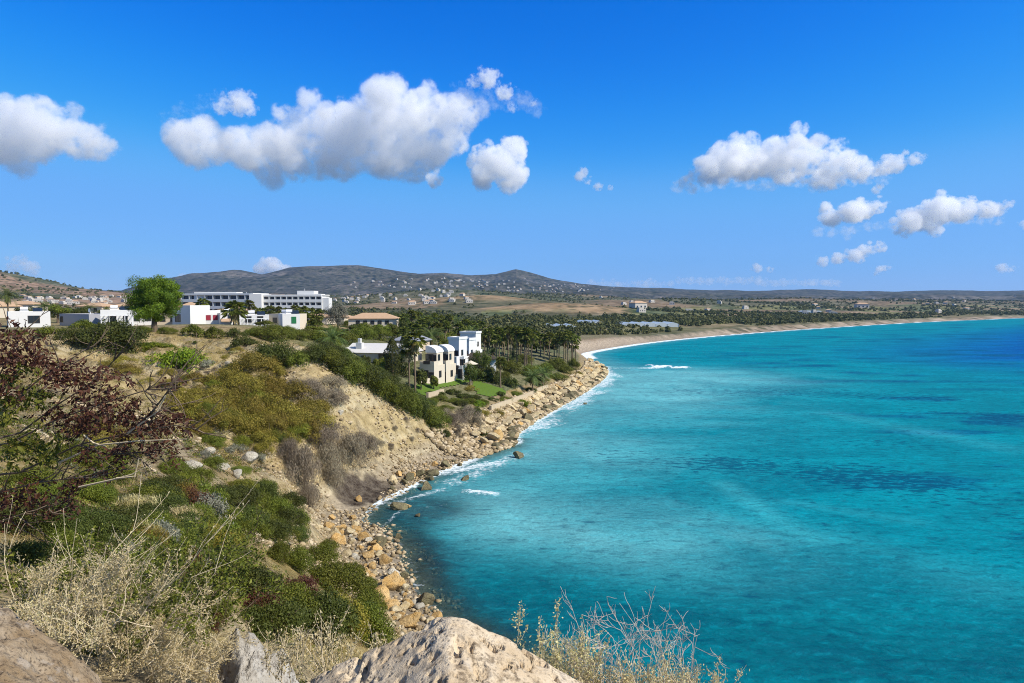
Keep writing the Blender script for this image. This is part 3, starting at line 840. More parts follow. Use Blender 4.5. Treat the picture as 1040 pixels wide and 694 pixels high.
# hotel: two wings and a white stair tower between them
def hotel():
    D = 345.0
    c = at_d(262, HORIZ, D)
    z0 = gz(c[0], c[1]) - 1
    e = empty('hotel', (c[0], c[1], z0)); tag(e, 'long white five storey hotel with two balconied wings on the plateau', 'hotel')
    def zt(py): return at_d(0, py, D)[2] - z0
    def wing(length, rz, ox, oy, nb, floors, ztop, fp, dep, bal, divm, step=0):
        rm = Matrix.Translation((ox, oy, 0)) @ Matrix.Rotation(R(rz), 4, 'Z')
        sgn = -1 if length < 0 else 1
        L = abs(length)
        def xf(mb): mb.v = [tuple(rm @ Vector(p)) for p in mb.v]; return mb
        X = (lambda a, b: (min(sgn * a, sgn * b), max(sgn * a, sgn * b)))
        body = MB(); body.box(*X(0, L), bal + .003, dep, 0, ztop - .5)
        xf(body).build('wing_wall', M_WHITE, e)
        slabs = MB()
        for k in range(floors + 1):
            zt_ = ztop - k * fp
            cut = step if (k < 1 and step) else 0
            slabs.box(*X(0, L - cut), -.05, bal, zt_ - .55, zt_)
            slabs.box(*X(0, L), -.06, .1, zt_ - fp + .003 if k < floors else 0, zt_ - fp + .95 if k < floors else .5)
        slabs.box(*X(-.1, L + .1), .02, dep + .1, ztop, ztop + .45)
        xf(slabs).build('balcony_slab', M_WHITE, e)
        bw = L / nb
        dv = MB()
        for i in range(nb + 1):
            x0 = sgn * i * bw
            dv.box(x0 - .22, x0 + .22, -.02, bal, 0, ztop - .56)
        xf(dv).build('balcony_divider', M_WHITE, e)
        for k in range(floors):
            for i in range(nb):
                w = MB(); w.box(*X(i * bw + .5, (i + 1) * bw - .5), bal - .1, bal, ztop - (k + 1) * fp + .1, ztop - (k + 1) * fp + fp - .75)
                fr = xf(w).build('window', M_FRAME, e)
                pn = MB(); pn.box(*X(i * bw + .62, (i + 1) * bw - .62), bal - .13, bal - .101, ztop - (k + 1) * fp + .2, ztop - (k + 1) * fp + fp - .85)
                xf(pn).build('pane', M_BGLASS, fr)
    zr = zt(300)
    wing(-42, -13, -2.5, 0, 9, 4, zt(298.8), 3.5, 14, 1.6, M_WHITE)
    wing(30, -3, 2.5, .5, 10, 4, zt(300.2), 2.95, 13, 1.5, M_WHITE)
    m = MB(); block(m, -3.6, 2.6, -2.2, 12, 0, zt(299.6), .4); m.build('stair_tower', M_WHITE, e)
    m = MB(); block(m, 19.0, 27.5, 3, 11, zt(300.1) + .4, zt(296.0), .3); m.box(26, 31, 3.2, 11, zt(300.1) + .4, zt(298.5)); m.build('roof_block', M_WHITE, e)
    m = MB(); block(m, 32.6, 36, -.5, 6, 0, zt(303.5), .4); m.build('end_block', M_WHITE, e)
    m = MB(); block(m, -36, -14, 8, 16, zt(299) - 3, zt(296.8), .2); m.build('penthouse', M_WHITE, e)
    m = MB(); m.tube([(22, 6, zt(296)), (22, 6, zt(293))], .08, 5); m.tube([(-8, 6, zt(299)), (-8, 6, zt(296.6))], .08, 5); m.build('antenna', M_METAL, e)
hotel()

# villas on the shore
def villa_low():
    c = at_d(352, HORIZ, 138); z0 = gz(*at_d(372, HORIZ, 140)[:2]) - 1
    e = empty('villa', (c[0], c[1], z0), R(-14)); tag(e, 'low cream villa with a white chimney, half behind the hedge and cypress', 'villa', 'villas by the shore')
    h = at_d(0, 355, 138)[2] - z0
    m = MB(); m.box(-1, 13, 0, 8, 0, h - .6); m.box(-4.5, -1.003, .6, 7, 0, h - 1.0); m.build('wall', M_CREAM, e)
    r = MB(); r.prism([(-4.9, h - 1.0), (-.6, h - 1.0), (-.6, h + .3)], .3, 7.3)
    r.add([(-.8, -.4, h - .6), (13.3, -.4, h - .6), (13.3, 8.4, h - .6), (-.8, 8.4, h - .6), (-.8, 4, h + 1.1), (13.3, 4, h + 1.1)],
          [(0, 1, 5, 4), (1, 2, 5), (2, 3, 4, 5), (3, 0, 4), (0, 3, 2, 1)])
    r.build('roof', M_ROOFW, e)
    k = MB(); k.box(1.3, 2.6, 1.2, 2.2, h - .4, h + 1.3); k.box(1.65, 2.25, 1.45, 1.95, h + 1.3, h + 2.2); k.build('chimney', M_WHITE, e)
    for xx in (.6, 3.6): window(e, xx, 0, h - 2.6, .9, 1.4)
    d = window(e, 8.2, 0, h - 3.4, 2.6, 2.7, name='terrace_door')
    window(e, 11.6, 0, h - 2.6, .9, 1.4)
villa_low()

def villa_tall(px, D, rz, ybase, ytop, label, w=6.5, dep=7, vault=True, mat=M_CREAM, red=False):
    c = at_d(px, HORIZ, D); z0 = at_d(px, ybase, D)[2]
    z0 = min(z0, gz(c[0], c[1])) - .5
    H = at_d(px, ytop, D)[2] - z0
    e = empty('villa', (c[0], c[1], z0), R(rz)); tag(e, label, 'villa', 'villas by the shore')
    h1 = H * .5
    m = MB(); m.box(-w / 2, w / 2, 0, dep, 0, h1)
    m.box(-w / 2 + .6, w / 2 - .4, 2.0, dep - .003, h1, H - (1.4 if vault else .3))
    # balcony parapet
    m.box(-w / 2, w / 2, -.003, .18, h1, h1 + .9); m.box(w / 2 - .18, w / 2, .18, 2, h1, h1 + .9); m.box(-w / 2, -w / 2 + .18, .18, 2, h1, h1 + .9)
    m.build('wall', mat, e)
    if vault:
        n = 8
        prof = [(w / 2 - .3, H - 1.4)] + [(-w / 2 + .5 + (w - .8) * (1 - math.cos(math.pi / 2 * (1 - i / n))) , H - 1.4 + 1.4 * math.sin(math.pi / 2 * (1 - i / n)) ) for i in range(n + 1)]
        prof = [(-w / 2 + .5, H - 1.4), (w / 2 - .3, H - 1.4)] + [(-w / 2 + .5 + (w - .8) * math.cos(math.pi / 2 * i / n), H - 1.4 + 1.4 * math.sin(math.pi / 2 * i / n)) for i in range(1, n + 1)]
        r = MB(); r.prism(prof, 1.7, dep + .2); r.build('vaulted_roof', M_WHITE, e)
    else:
        r = MB(); block(r, -w / 2 + .45, w / 2 - .25, 1.8, dep + .1, H - .3, H - .05, .3); r.build('roof', M_WHITE, e)
    rail = MB(); rail.box(-w / 2 + .9, w / 2 - .9, -.1, -.02, h1 + .35, h1 + 1.0); rail.build('balcony_rail', M_RED if red else M_FRAME, e)
    window(e, -w * .12, 2.0, h1 + .15, 1.8, 2.1, name='balcony_door')
    window(e, w * .22, 2.0, h1 + .8, .9, 1.3)
    for fx in (-.22, .0): window(e, fx * w, 0, 1.6, .8, 1.5)
    window(e, w * .3, 0, .6, 1.2, 2.1, name='garden_door')
    window(e, w / 2, dep * .55, 1.4, 1.1, 1.4, 'right'); window(e, w / 2 - .4, dep * .6, h1 + .9, 1.0, 1.3, 'right')
    return e
villa_tall(433, 138, -20, 389, 352, 'tall cream villa with a vaulted roof right of the slender palm', w=3.3, dep=5)
villa_tall(446, 143, -20, 388, 351, 'second vaulted cream villa, between the first and the red balcony', w=3.0, dep=5)
villa_tall(456, 150, -22, 386, 344, 'white villa with a red balcony rail beside the vaulted pair', w=3.6, dep=6, vault=False, mat=M_WHITE, red=True)
villa_tall(466, 160, -20, 384, 345, 'bright white flat-roofed villa above the garden hedge', w=4.2, dep=6, vault=False, mat=M_WHITE)
villa_tall(472, 182, -18, 372, 338, 'rearmost white villa with roof terrace before the palm grove', w=5.5, dep=6, vault=False, mat=M_WHITE)
villa_tall(463, 149, -14, 385, 364, 'small white annex with one storey of terrace, between villas and pavilion', w=3.0, dep=4, vault=False, mat=M_WHITE)
villa_tall(472, 172, -14, 376, 350, 'white villa half hidden behind the annex and parasol', w=4.0, dep=5, vault=False, mat=M_WHITE, red=True)
def pavilion():
    c = at_d(484, HORIZ, 160); z0 = gz(c[0], c[1]) - .4
    e = empty('garden_pavilion', (c[0], c[1], z0), R(8)); tag(e, 'low white garden pavilion with a dark thatched roof right of the villas', 'pavilion')
    h = at_d(0, 364.5, 160)[2] - z0
    m = MB(); m.box(-3.6, 4.6, 0, 5, 0, h); m.build('wall', M_WHITE, e)
    r = MB(); r.add([(-4.2, -.8, h), (5.0, -.8, h), (5.0, 5.6, h), (-4.2, 5.6, h), (-1.5, 2.4, h + 1.3), (2.0, 2.4, h + 1.3), (-4.2, -.8, h - .2), (5, -.8, h - .2), (5, 5.6, h - .2), (-4.2, 5.6, h - .2)],
                     [(0, 1, 5, 4), (1, 2, 5), (2, 3, 4, 5), (3, 0, 4), (6, 9, 8, 7), (0, 6, 7, 1), (1, 7, 8, 2), (2, 8, 9, 3), (3, 9, 6, 0)])
    r.build('roof', M_DARKROOF, e)
pavilion()
def parasol():
    c = at_d(478, HORIZ, 150); z0 = gz(c[0], c[1])
    e = empty('parasol', (c[0], c[1], z0)); tag(e, 'cream parasol open on the villa terrace', 'parasol')
    m = MB(); m.tube([(0, 0, 0), (0, 0, 4.6)], .05, 6); m.build('pole', M_METAL, e)
    V = [(1.7 * math.cos(k * math.pi / 4), 1.7 * math.sin(k * math.pi / 4), 3.9) for k in range(8)] + [(0, 0, 4.7), (0, 0, 4.2)]
    m = MB(); m.add(V, [(k, (k + 1) % 8, 8) for k in range(8)] + [((k + 1) % 8, k, 9) for k in range(8)]); m.build('canopy', M_CREAM, e)
parasol()

# lawns and pool: sheets draped over the ground
def drape(name, pts, mat, lift=0.06, step=0.8, edge=0.0):
    P = np.array([gp(a, b, 60)[:2] for a, b in pts])
    lo, hi = P.min(0), P.max(0)
    gx = np.arange(lo[0], hi[0] + step, step); gy = np.arange(lo[1], hi[1] + step, step)
    X, Y = np.meshgrid(gx, gy); Q = np.stack([X.ravel(), Y.ravel()], 1)
    ins = np.zeros(len(Q), bool)
    for i in range(len(P)):
        a, b = P[i], P[(i + 1) % len(P)]
        c = (a[1] > Q[:, 1]) != (b[1] > Q[:, 1])
        xx = (b[0] - a[0]) * (Q[:, 1] - a[1]) / (b[1] - a[1] + 1e-12) + a[0]
        ins ^= c & (Q[:, 0] < xx)
    z = ground(Q) + lift
    ii = np.arange(len(Q)).reshape(X.shape)
    F = np.stack([ii[:-1, :-1].ravel(), ii[:-1, 1:].ravel(), ii[1:, 1:].ravel(), ii[1:, :-1].ravel()], 1)
    F = F[ins[F].sum(1) >= 3]
    used = np.unique(F); rm = np.full(len(Q), -1); rm[used] = np.arange(len(used))
    return obj(name, npmesh(name, np.column_stack([Q, z])[used], rm[F], mat, True))
t = NT('lawn_grass')
pos = t.node('ShaderNodeNewGeometry').outputs['Position']
M_LAWN = t.done(t.bsdf(t.mix(t.noise(1.5, 6, pos, .7), (0.05, 0.105, 0.012), (0.13, 0.19, 0.03)), 0.9, t.bump(t.noise(12, 3, pos), .5, .06), .1))
tag(drape('lawn', [(434, 389), (456, 384.5), (482, 382.5), (478, 388), (452, 394), (440, 394)], M_LAWN, 0.12, .6), kind='structure')
tag(drape('lawn', [(416, 393), (432, 389.5), (448, 395), (446, 402), (428, 402)], M_LAWN, 0.12, .6), kind='structure')
tag(drape('lawn', [(478, 388), (486, 387), (512, 396), (516, 400), (498, 404), (484, 401)], M_LAWN, 0.12, .6), kind='structure')

def wall_line(name, pts, h, th, mat, label, cat, drop=.6):
    """wall following the ground along pixel points"""
    m = MB()
    W = [gp(a, b, 60) for a, b in pts]
    Q = []
    for i in range(len(W) - 1):
        for k in range(4):
            Q.append(W[i] + (W[i + 1] - W[i]) * k / 4)
    Q.append(W[-1])
    V = []
    for i, p in enumerate(Q):
        a = Q[min(i + 1, len(Q) - 1)] - Q[max(i - 1, 0)]
        n = np.array([-a[1], a[0]]) / (np.hypot(a[0], a[1]) + 1e-9) * th / 2
        z = gz(p[0], p[1])
        V += [(p[0] - n[0], p[1] - n[1], z - drop), (p[0] + n[0], p[1] + n[1], z - drop), (p[0] + n[0], p[1] + n[1], z + h), (p[0] - n[0], p[1] - n[1], z + h)]
    F = []
    for i in range(len(Q) - 1):
        b = 4 * i
        for j in range(4): F.append((b + j, b + (j + 1) % 4, b + 4 + (j + 1) % 4, b + 4 + j))
    F += [(3, 2, 1, 0), tuple(4 * (len(Q) - 1) + j for j in range(4))]
    m.add(V, F)
    o = m.build(name, mat); tag(o, label, cat); return o
wall_line('retaining_wall', [(498, 419), (515, 413), (532, 407), (556, 396)], 1.3, .5, M_STONE, 'cream stone sea wall between the gardens and the rocks', 'wall')
wall_line('garden_wall', [(434, 405), (446, 402), (450, 401)], 1.1, .5, M_STONE, 'short pale stone wall under the left lawn', 'wall')
wall_line('terrace_wall', [(424, 389), (438, 389.5), (448, 387.5)], 1.0, .4, M_CREAM, 'low cream terrace wall before the tall villas', 'wall')

# ------------------------------------------------------------------ vegetation
LEAF_DARK = mat_leaf('dark_green_leaves', [(0.034, 0.046, 0.009), (0.070, 0.088, 0.014), (0.13, 0.145, 0.026)])
LEAF_MID = mat_leaf('mid_green_leaves', [(0.058, 0.074, 0.008), (0.118, 0.138, 0.013), (0.20, 0.21, 0.028)])
LEAF_BRIGHT = mat_leaf('bright_green_leaves', [(0.07, 0.115, 0.006), (0.14, 0.20, 0.010), (0.25, 0.28, 0.018)])
LEAF_OLIVE = mat_leaf('olive_yellow_leaves', [(0.12, 0.105, 0.014), (0.21, 0.17, 0.024), (0.33, 0.25, 0.045)])
LEAF_GREY = mat_leaf('grey_dry_leaves', [(0.15, 0.115, 0.075), (0.25, 0.20, 0.135), (0.36, 0.30, 0.21)])
LEAF_STRAW = mat_leaf('straw_leaves', [(0.36, 0.29, 0.12), (0.54, 0.45, 0.21), (0.68, 0.60, 0.36)], objvar=.1)
LEAF_PALEGREY = mat_leaf('silver_leaves', [(0.14, 0.15, 0.10), (0.24, 0.24, 0.17), (0.34, 0.33, 0.25)])
LEAF_MAROON = mat_leaf('maroon_leaves', [(0.03, 0.010, 0.007), (0.062, 0.019, 0.012), (0.12, 0.045, 0.024)], objvar=.08)
LEAF_PALM = mat_leaf('palm_leaves', [(0.065, 0.085, 0.013), (0.125, 0.15, 0.02), (0.21, 0.22, 0.04)])
LEAF_DATE = mat_leaf('date_palm_leaves', [(0.05, 0.08, 0.02), (0.10, 0.145, 0.035), (0.17, 0.21, 0.06)])
LEAF_DEAD = mat_leaf('dead_fronds', [(0.13, 0.10, 0.04), (0.20, 0.15, 0.06), (0.28, 0.21, 0.10)])
LEAF_PINE = mat_leaf('pine_needles', [(0.05, 0.088, 0.005), (0.105, 0.165, 0.008), (0.19, 0.25, 0.015)])
LEAF_RUST = mat_leaf('reddish_leaves', [(0.06, 0.02, 0.015), (0.12, 0.045, 0.025), (0.17, 0.09, 0.03)])

def unit(a):
    return a / (np.linalg.norm(a, axis=1, keepdims=True) + 1e-9)
def leaf_geo(Cn, N, size, aspect=0.45, jit=0.7, g=rng, along=None):
    """diamond leaves at Cn facing roughly N; returns verts, faces, tint"""
    n = len(Cn)
    N = unit(N + g.normal(0, jit, (n, 3)))
    T = g.normal(0, 1, (n, 3)) if along is None else along + g.normal(0, .25, (n, 3))
    U = unit(T - (T * N).sum(1)[:, None] * N)
    W = np.cross(N, U)
    s = (np.broadcast_to(size, n) * g.uniform(.65, 1.35, n))[:, None]
    V = np.stack([Cn - U * s * .5, Cn + W * s * aspect * .5 + U * s * .05, Cn + U * s * .5, Cn - W * s * aspect * .5 + U * s * .05], 1).reshape(-1, 3)
    F = np.arange(4 * n).reshape(n, 4)
    return V, F, np.repeat(g.uniform(0, 1, n), 4)
def leaf_mesh(name, Cn, N, size, mat, aspect=.45, jit=.7, along=None, tintbias=None):
    V, F, tn = leaf_geo(Cn, N, size, aspect, jit, along=along)
    if tintbias is not None: tn = np.clip(tn * .6 + np.repeat(tintbias, 4) * .5, 0, 1)
    return npmesh(name, V, F, mat, False, {'tint': tn})

def shrub_mesh(name, mat, n, size, lobes, seed, flat=1.0, streak=None, aspect=.45, spiky=0.0):
    g = np.random.default_rng(seed)
    Cs, Ns, Tb = [], [], []
    L = []
    for k in range(int(lobes * 1.6)):
        a = g.uniform(0, 2 * math.pi); r = math.sqrt(g.uniform(0, 1)) * .68
        lr = g.uniform(.15, .31)
        L.append((r * math.cos(a), r * math.sin(a), (1 - r * r * 1.1) * g.uniform(.45, .72) * .8, lr))
    L.append((0, 0, .4, .38))
    ar = np.array([l[3] ** 2 for l in L]); cnt = (n * ar / ar.sum()).astype(int)
    for (lx, ly, lz, lr), c in zip(L, cnt):
        D = unit(g.normal(0, 1, (c, 3))); D[:, 2] = np.abs(D[:, 2]) * .9 + D[:, 2] * .1
        rr = lr * (1 - .55 * g.uniform(0, 1, c) ** 2.2) * (1 + .42 * fbm(D * 3.6 + seed + lx * 5, 3, seed))
        rr = rr * (1 + spiky * g.uniform(0, 1, c) ** 5)
        P = D * rr[:, None] + np.array([lx, ly, lz])
        # skirt down to the ground
        low = g.uniform(0, 1, c) < .22
        P[low, 2] *= g.uniform(.0, .8, low.sum())
        Cs.append(P); Ns.append(D); Tb.append(np.full(c, g.uniform(0, 1)))
    P = np.vstack(Cs); N = np.vstack(Ns); T = np.concatenate(Tb)
    k = P[:, 2] > -.08
    P, N, T = P[k], N[k], T[k]
    P[:, 2] = np.maximum(P[:, 2], 0.0) * flat
    along = None
    if streak is not None: along = np.tile(np.array(streak, float), (len(P), 1)) + N * .5
    return leaf_mesh(name, P, N, size, mat, aspect, .45, along, T)
def stem_mesh(name, n, seed, mat=M_BARK, rad=.02, hh=.55):
    g = random.Random(seed); m = MB()
    for k in range(n):
        a = g.uniform(0, 6.28); r = g.uniform(.3, .6)
        m.tube([(0.05 * math.cos(a), .05 * math.sin(a), -.12), (r * .4 * math.cos(a), r * .4 * math.sin(a), hh * .5), (r * math.cos(a + .3), r * math.sin(a + .3), hh * g.uniform(.8, 1.1))], [rad, rad * .7, rad * .35], 4)
    return m.mesh(name, mat)
STEM = stem_mesh('stem', 6, 3)
PROTO = {}
def protos(kind, mat, n, size, lobes, count=3, **k):
    PROTO[kind] = [shrub_mesh('shrub_foliage', mat, n, size, lobes, 100 + hash(kind) % 1 + 13 * i + len(PROTO) * 71, **k) for i in range(count)]
protos('dark', LEAF_DARK, 3200, .085, 10)
protos('darkL', LEAF_DARK, 11000, .046, 24, 3, aspect=.5)
protos('mid', LEAF_MID, 3200, .085, 10)
protos('midL', LEAF_MID, 11000, .046, 24, 3, aspect=.5)
protos('bright', LEAF_BRIGHT, 5000, .075, 14, 2)
protos('olive', LEAF_OLIVE, 4200, .06, 12, 3)
protos('oliveL', LEAF_OLIVE, 9000, .046, 20, 2)
protos('lime', mat_leaf('yellow_green_leaves', [(0.085, 0.10, 0.010), (0.165, 0.17, 0.016), (0.26, 0.245, 0.03)]), 8000, .05, 18, 3)
protos('grey', LEAF_GREY, 9000, .06, 14, 3, streak=(0, 0, 1), aspect=.2, spiky=.25)
protos('straw', LEAF_STRAW, 1500, .16, 6, 2, streak=(0, 0, 1), aspect=.09, spiky=.4)
protos('silver', LEAF_PALEGREY, 4200, .07, 14, 2)
protos('rust', LEAF_RUST, 3500, .07, 10, 2, spiky=.35)
NAMES = {'dark': 'dark_shrub', 'darkL': 'dark_shrub', 'mid': 'green_shrub', 'midL': 'green_shrub', 'bright': 'bright_shrub', 'olive': 'olive_shrub', 'oliveL': 'olive_shrub',
         'grey': 'dry_grey_bush', 'straw': 'straw_tuft', 'silver': 'silver_shrub', 'lime': 'yellow_green_shrub', 'rust': 'reddish_shrub'}
NSHRUB = 0
def shrub(kind, px, py, w, h, label, group=None, dmin=8, stem=True, D=None):
    """foliage px wide and h px tall standing where (px,py) meets the ground"""
    global NSHRUB
    p = gp(px, py, dmin) if D is None else None
    if D is not None:
        q = at_d(px, py, D); p = np.array([q[0], q[1], gz(q[0], q[1])])
    if p is None: return None
    s = w / FPX * p[1] / 2; hh = h / FPX * p[1]
    me = random.choice(PROTO[kind])
    e = obj(NAMES[kind], me, None, (p[0], p[1] + s * .5, min(p[2], gz(p[0], p[1] + s * .5)) - .05 * hh))
    e.scale = (s, s * random.uniform(.75, 1.0), hh * 1.05)
    e.rotation_euler = (0, 0, random.uniform(-.6, .6) if w > 60 else random.uniform(0, 6.28))
    tag(e, label, 'shrub' if kind != 'straw' else 'grass tuft', group)
    if stem and w > 22:
        obj('stem', STEM, e)
    NSHRUB += 1
    return e
# single shrubs one can point to
shrub('darkL', 98, 357, 100, 43, 'long dark green shrub in front of the bungalows, left of the pine')
shrub('darkL', 68, 352, 60, 27, 'dark green shrub merging with the left end of the long one')
shrub('mid', 42, 344, 46, 18, 'mid green shrub under the leftmost bungalow window')
shrub('mid', 78, 337, 40, 16, 'mid green shrub at the foot of the grey-blue wall')
shrub('dark', 118, 360, 34, 20, 'small dark shrub at the right foot of the long dark shrub')
shrub('bright', 173, 375, 80, 38, 'bright yellow-green rounded shrub below the pine')
shrub('bright', 150, 356, 46, 13, 'low yellow-green shrub at the foot of the pine')
shrub('mid', 191, 343, 34, 17, 'small green shrub right of the pine, before the red shutters')
shrub('mid', 214, 344, 36, 16, 'broad green shrub under the red shutters')
shrub('dark', 236, 344, 30, 14, 'small dark shrub at the foot of the stout palm')
shrub('dark', 197, 350, 9, 5, 'tiny dark shrub alone on the dry grass')
shrub('dark', 246, 354, 36, 20, 'dark shrub below the long pergola')
shrub('midL', 270, 346, 50, 24, 'tall green shrub above the dark slope shrub')
shrub('darkL', 276, 378, 62, 46, 'big dark green shrub at the top of the slope')
shrub('mid', 300, 372, 34, 22, 'green shrub right of the big dark slope shrub')
shrub('oliveL', 252, 382, 66, 34, 'large olive-yellow mound below the big dark shrub')
shrub('olive', 278, 386, 36, 22, 'grey-green mound right of the large olive-yellow one')
shrub('oliveL', 262, 405, 56, 25, 'bright olive mound at the middle of the slope')
shrub('silver', 208, 376, 26, 14, 'small grey-green shrub right of the bright yellow-green one')
shrub('olive', 192, 388, 36, 14, 'olive shrub below the bright yellow-green one')
shrub('midL', 128, 470, 36, 22, 'green shrub seen through the red-leaved branches', dmin=30)
# the wind-clipped hedge along the cliff top
for i in range(15):
    f = i / 14
    px = 318 + f * 122; py = 368 + f * 68
    shrub('midL' if i % 3 else 'darkL', px, py, 46, 27 + 6 * math.sin(f * 3.1), 'wind-clipped dark green shrub in the hedge along the cliff top', 'clipped shrubs along the cliff top', dmin=80)
for i in range(9):
    f = i / 8
    shrub('darkL', 330 + f * 96, 364 + f * 56, 40, 22, 'dark green shrub in the rear row behind the cliff-top hedge', 'rear row shrubs on the cliff top', D=103 + 5 * f)
# patches of similar shrubs
def patch(kind, spots, label, group, dmin=20, jw=.25):
    for (px, py, w, h) in spots:
        shrub(kind, px, py, w * random.uniform(1 - jw, 1 + jw), h * random.uniform(1 - jw, 1 + jw), label, group, dmin)
def scat(cx, cy, rx, ry, n, w, h):
    out = []
    for k in range(n):
        a = random.uniform(0, 6.28); r = math.sqrt(random.random())
        out.append((cx + rx * r * math.cos(a), cy + ry * r * math.sin(a), w, h))
    return sorted(out, key=lambda q: q[1])
patch('olive', scat(232, 426, 56, 30, 21, 46, 26), 'olive-yellow thorny mound on the middle of the slope', 'olive mounds on the slope', 55)
patch('lime', [(250, 418, 56, 26), (228, 440, 54, 26), (272, 452, 50, 24), (206, 428, 50, 22), (262, 396, 50, 22), (300, 446, 40, 22), (240, 456, 40, 18)], 'yellow-green shrub among the olive mounds', 'yellow-green shrubs among the olive mounds', 55, .15)
patch('lime', scat(262, 372, 40, 10, 5, 30, 13) + scat(205, 384, 44, 10, 5, 28, 11), 'small yellow-green shrub at the top of the slope', 'small shrubs at the slope top', 55)
patch('olive', scat(135, 384, 60, 14, 7, 34, 13) + scat(222, 366, 50, 8, 5, 24, 9), 'low dry olive shrub on the ochre upper slope', 'low shrubs on the ochre slope', 50)
patch('lime', [(240, 500, 44, 22), (214, 512, 44, 22), (276, 516, 40, 20), (176, 496, 50, 24), (256, 536, 46, 22), (140, 510, 56, 26), (196, 534, 50, 24), (230, 560, 50, 24)], 'yellow-green shrub on the spur', 'yellow-green shrubs on the spur', 22, .15)
patch('olive', [(296, 412, 54, 28), (310, 424, 50, 26), (322, 436, 44, 24), (298, 438, 56, 30), (308, 452, 50, 26), (280, 400, 44, 22), (268, 424, 54, 28), (326, 422, 36, 20)], 'large olive mound next to the pale cliff', 'olive mounds next to the cliff', 55, .12)
patch('oliveL', [(228, 392, 60, 24), (214, 412, 64, 26), (240, 402, 60, 26), (190, 420, 50, 20), (196, 440, 44, 20)], 'broad olive mound on the upper slope', 'broad olive mounds on the upper slope', 55, .12)
patch('olive', scat(278, 444, 36, 26, 10, 40, 26), 'olive-green mound above the grey bushes and the beach', 'olive mounds above the beach', 55)
patch('midL', scat(245, 432, 60, 30, 8, 34, 18), 'green shrub between the olive mounds', 'green shrubs between the olive mounds', 55)
patch('dark', scat(255, 436, 60, 28, 6, 24, 14), 'small dark shrub between the olive mounds', 'dark shrubs between the olive mounds', 55)
patch('midL', scat(70, 486, 70, 26, 9, 60, 30), 'green bush on the slope behind the red-leaved shrub', 'green bushes behind the red-leaved shrub', 16)
patch('olive', scat(70, 446, 70, 22, 8, 44, 20), 'olive bush on the slope behind the red-leaved shrub', 'olive bushes behind the red-leaved shrub', 22)
patch('darkL', scat(40, 545, 50, 16, 6, 80, 40), 'dark bush filling the hollow left of the straw bush', 'dark bushes in the left hollow', 9)
patch('olive', scat(195, 402, 32, 12, 9, 36, 14), 'low olive mound left of the slope path', 'low olive mounds', 55)
patch('grey', [(304, 498, 62, 50), (330, 488, 56, 48), (350, 476, 66, 50), (322, 460, 54, 34), (312, 516, 44, 36), (364, 468, 50, 34), (292, 474, 50, 32), (338, 498, 40, 34), (376, 462, 36, 22), (330, 446, 46, 26)], 'grey leafless bush at the foot of the pale cliff', 'grey bushes at the cliff foot', 55, .15)
patch('grey', [(312, 404, 54, 28), (330, 398, 48, 26), (322, 414, 52, 28), (340, 412, 36, 20), (300, 398, 36, 18)], 'grey-brown dry bush on the upper edge of the cliff', 'dry bushes on the cliff edge', 60, .2)
patch('grey', [(462, 438, 34, 24), (474, 430, 36, 20), (484, 436, 24, 18), (452, 428, 26, 20), (466, 449, 16, 20)], 'grey-brown bush between cliff end and sea wall', 'grey bushes by the sea wall', 90, .15)
patch('dark', [(452, 447, 18, 16), (484, 424, 22, 12), (441, 440, 18, 16), (492, 447, 16, 12)], 'dark shrub among the grey bushes by the sea wall', 'dark shrubs by the sea wall', 90, .15)
patch('darkL', [(232, 514, 60, 30), (262, 508, 60, 30), (288, 536, 56, 32), (266, 546, 60, 30), (300, 548, 40, 22), (210, 508, 56, 26), (186, 516, 60, 30), (160, 500, 60, 30), (290, 518, 50, 28), (246, 534, 56, 30)], 'dark green bush in the band of scrub on the spur', 'dark bushes on the spur', 24, .15)
patch('midL', [(322, 572, 60, 30), (346, 590, 60, 32), (300, 580, 60, 34), (280, 570, 50, 30), (370, 604, 44, 24), (330, 560, 40, 20)], 'green bush on the lower bank above the shore rubble', 'green bushes on the lower bank', 24, .15)
patch('midL', [(255, 520, 52, 34), (280, 528, 46, 34), (246, 545, 60, 30), (285, 550, 44, 26), (235, 508, 40, 22), (300, 534, 34, 26), (268, 500, 40, 24), (262, 538, 50, 26)], 'green shrub on the spur below the white rocks', 'green shrubs on the spur', 30, .15)
patch('midL', [(202, 520, 46, 20), (184, 505, 50, 26), (170, 482, 40, 20), (212, 474, 36, 18), (196, 490, 40, 20), (240, 482, 34, 16), (222, 524, 30, 12)], 'green shrub beside the bare path', 'green shrubs along the path', 22, .15)
for kd, nn, lab in [('midL', 13, 'low green bush on the near slope behind the straw bush'), ('darkL', 10, 'low dark green bush on the near slope behind the straw bush'), ('oliveL', 5, 'low olive bush on the near slope behind the straw bush'), ('silver', 4, 'grey-green bush on the near slope behind the straw bush'), ('rust', 4, 'reddish brown bush on the near slope behind the straw bush'), ('straw', 4, 'dry brown tuft on the near slope behind the straw bush')]:
    patch(kd, scat(165, 552, 72, 48, nn, 62, 34), lab, NAMES[kd].replace('_', ' ') + 's of the near slope', 11, .3)
patch('darkL', scat(120, 545, 80, 30, 8, 70, 34), 'dark green bush behind the pale straw bush', 'dark bushes behind the straw bush', 8, .2)
shrub('darkL', 18, 574, 95, 46, 'dark bush in the hollow between the straw bush and the left edge', dmin=7)
shrub('midL', 55, 562, 70, 36, 'green bush in the hollow above the straw bush', dmin=8)
shrub('darkL', 246, 606, 92, 46, 'dark rounded green bush left of the big near one', dmin=14)
shrub('darkL', 312, 652, 120, 66, 'largest near dark green bush, between grey crag and shore rocks', dmin=14)
shrub('oliveL', 344, 640, 86, 50, 'olive-tinged bush overlapping the largest near bush', dmin=14)
shrub('midL', 290, 630, 90, 54, 'tall uneven green bush behind the largest near bush', dmin=15)
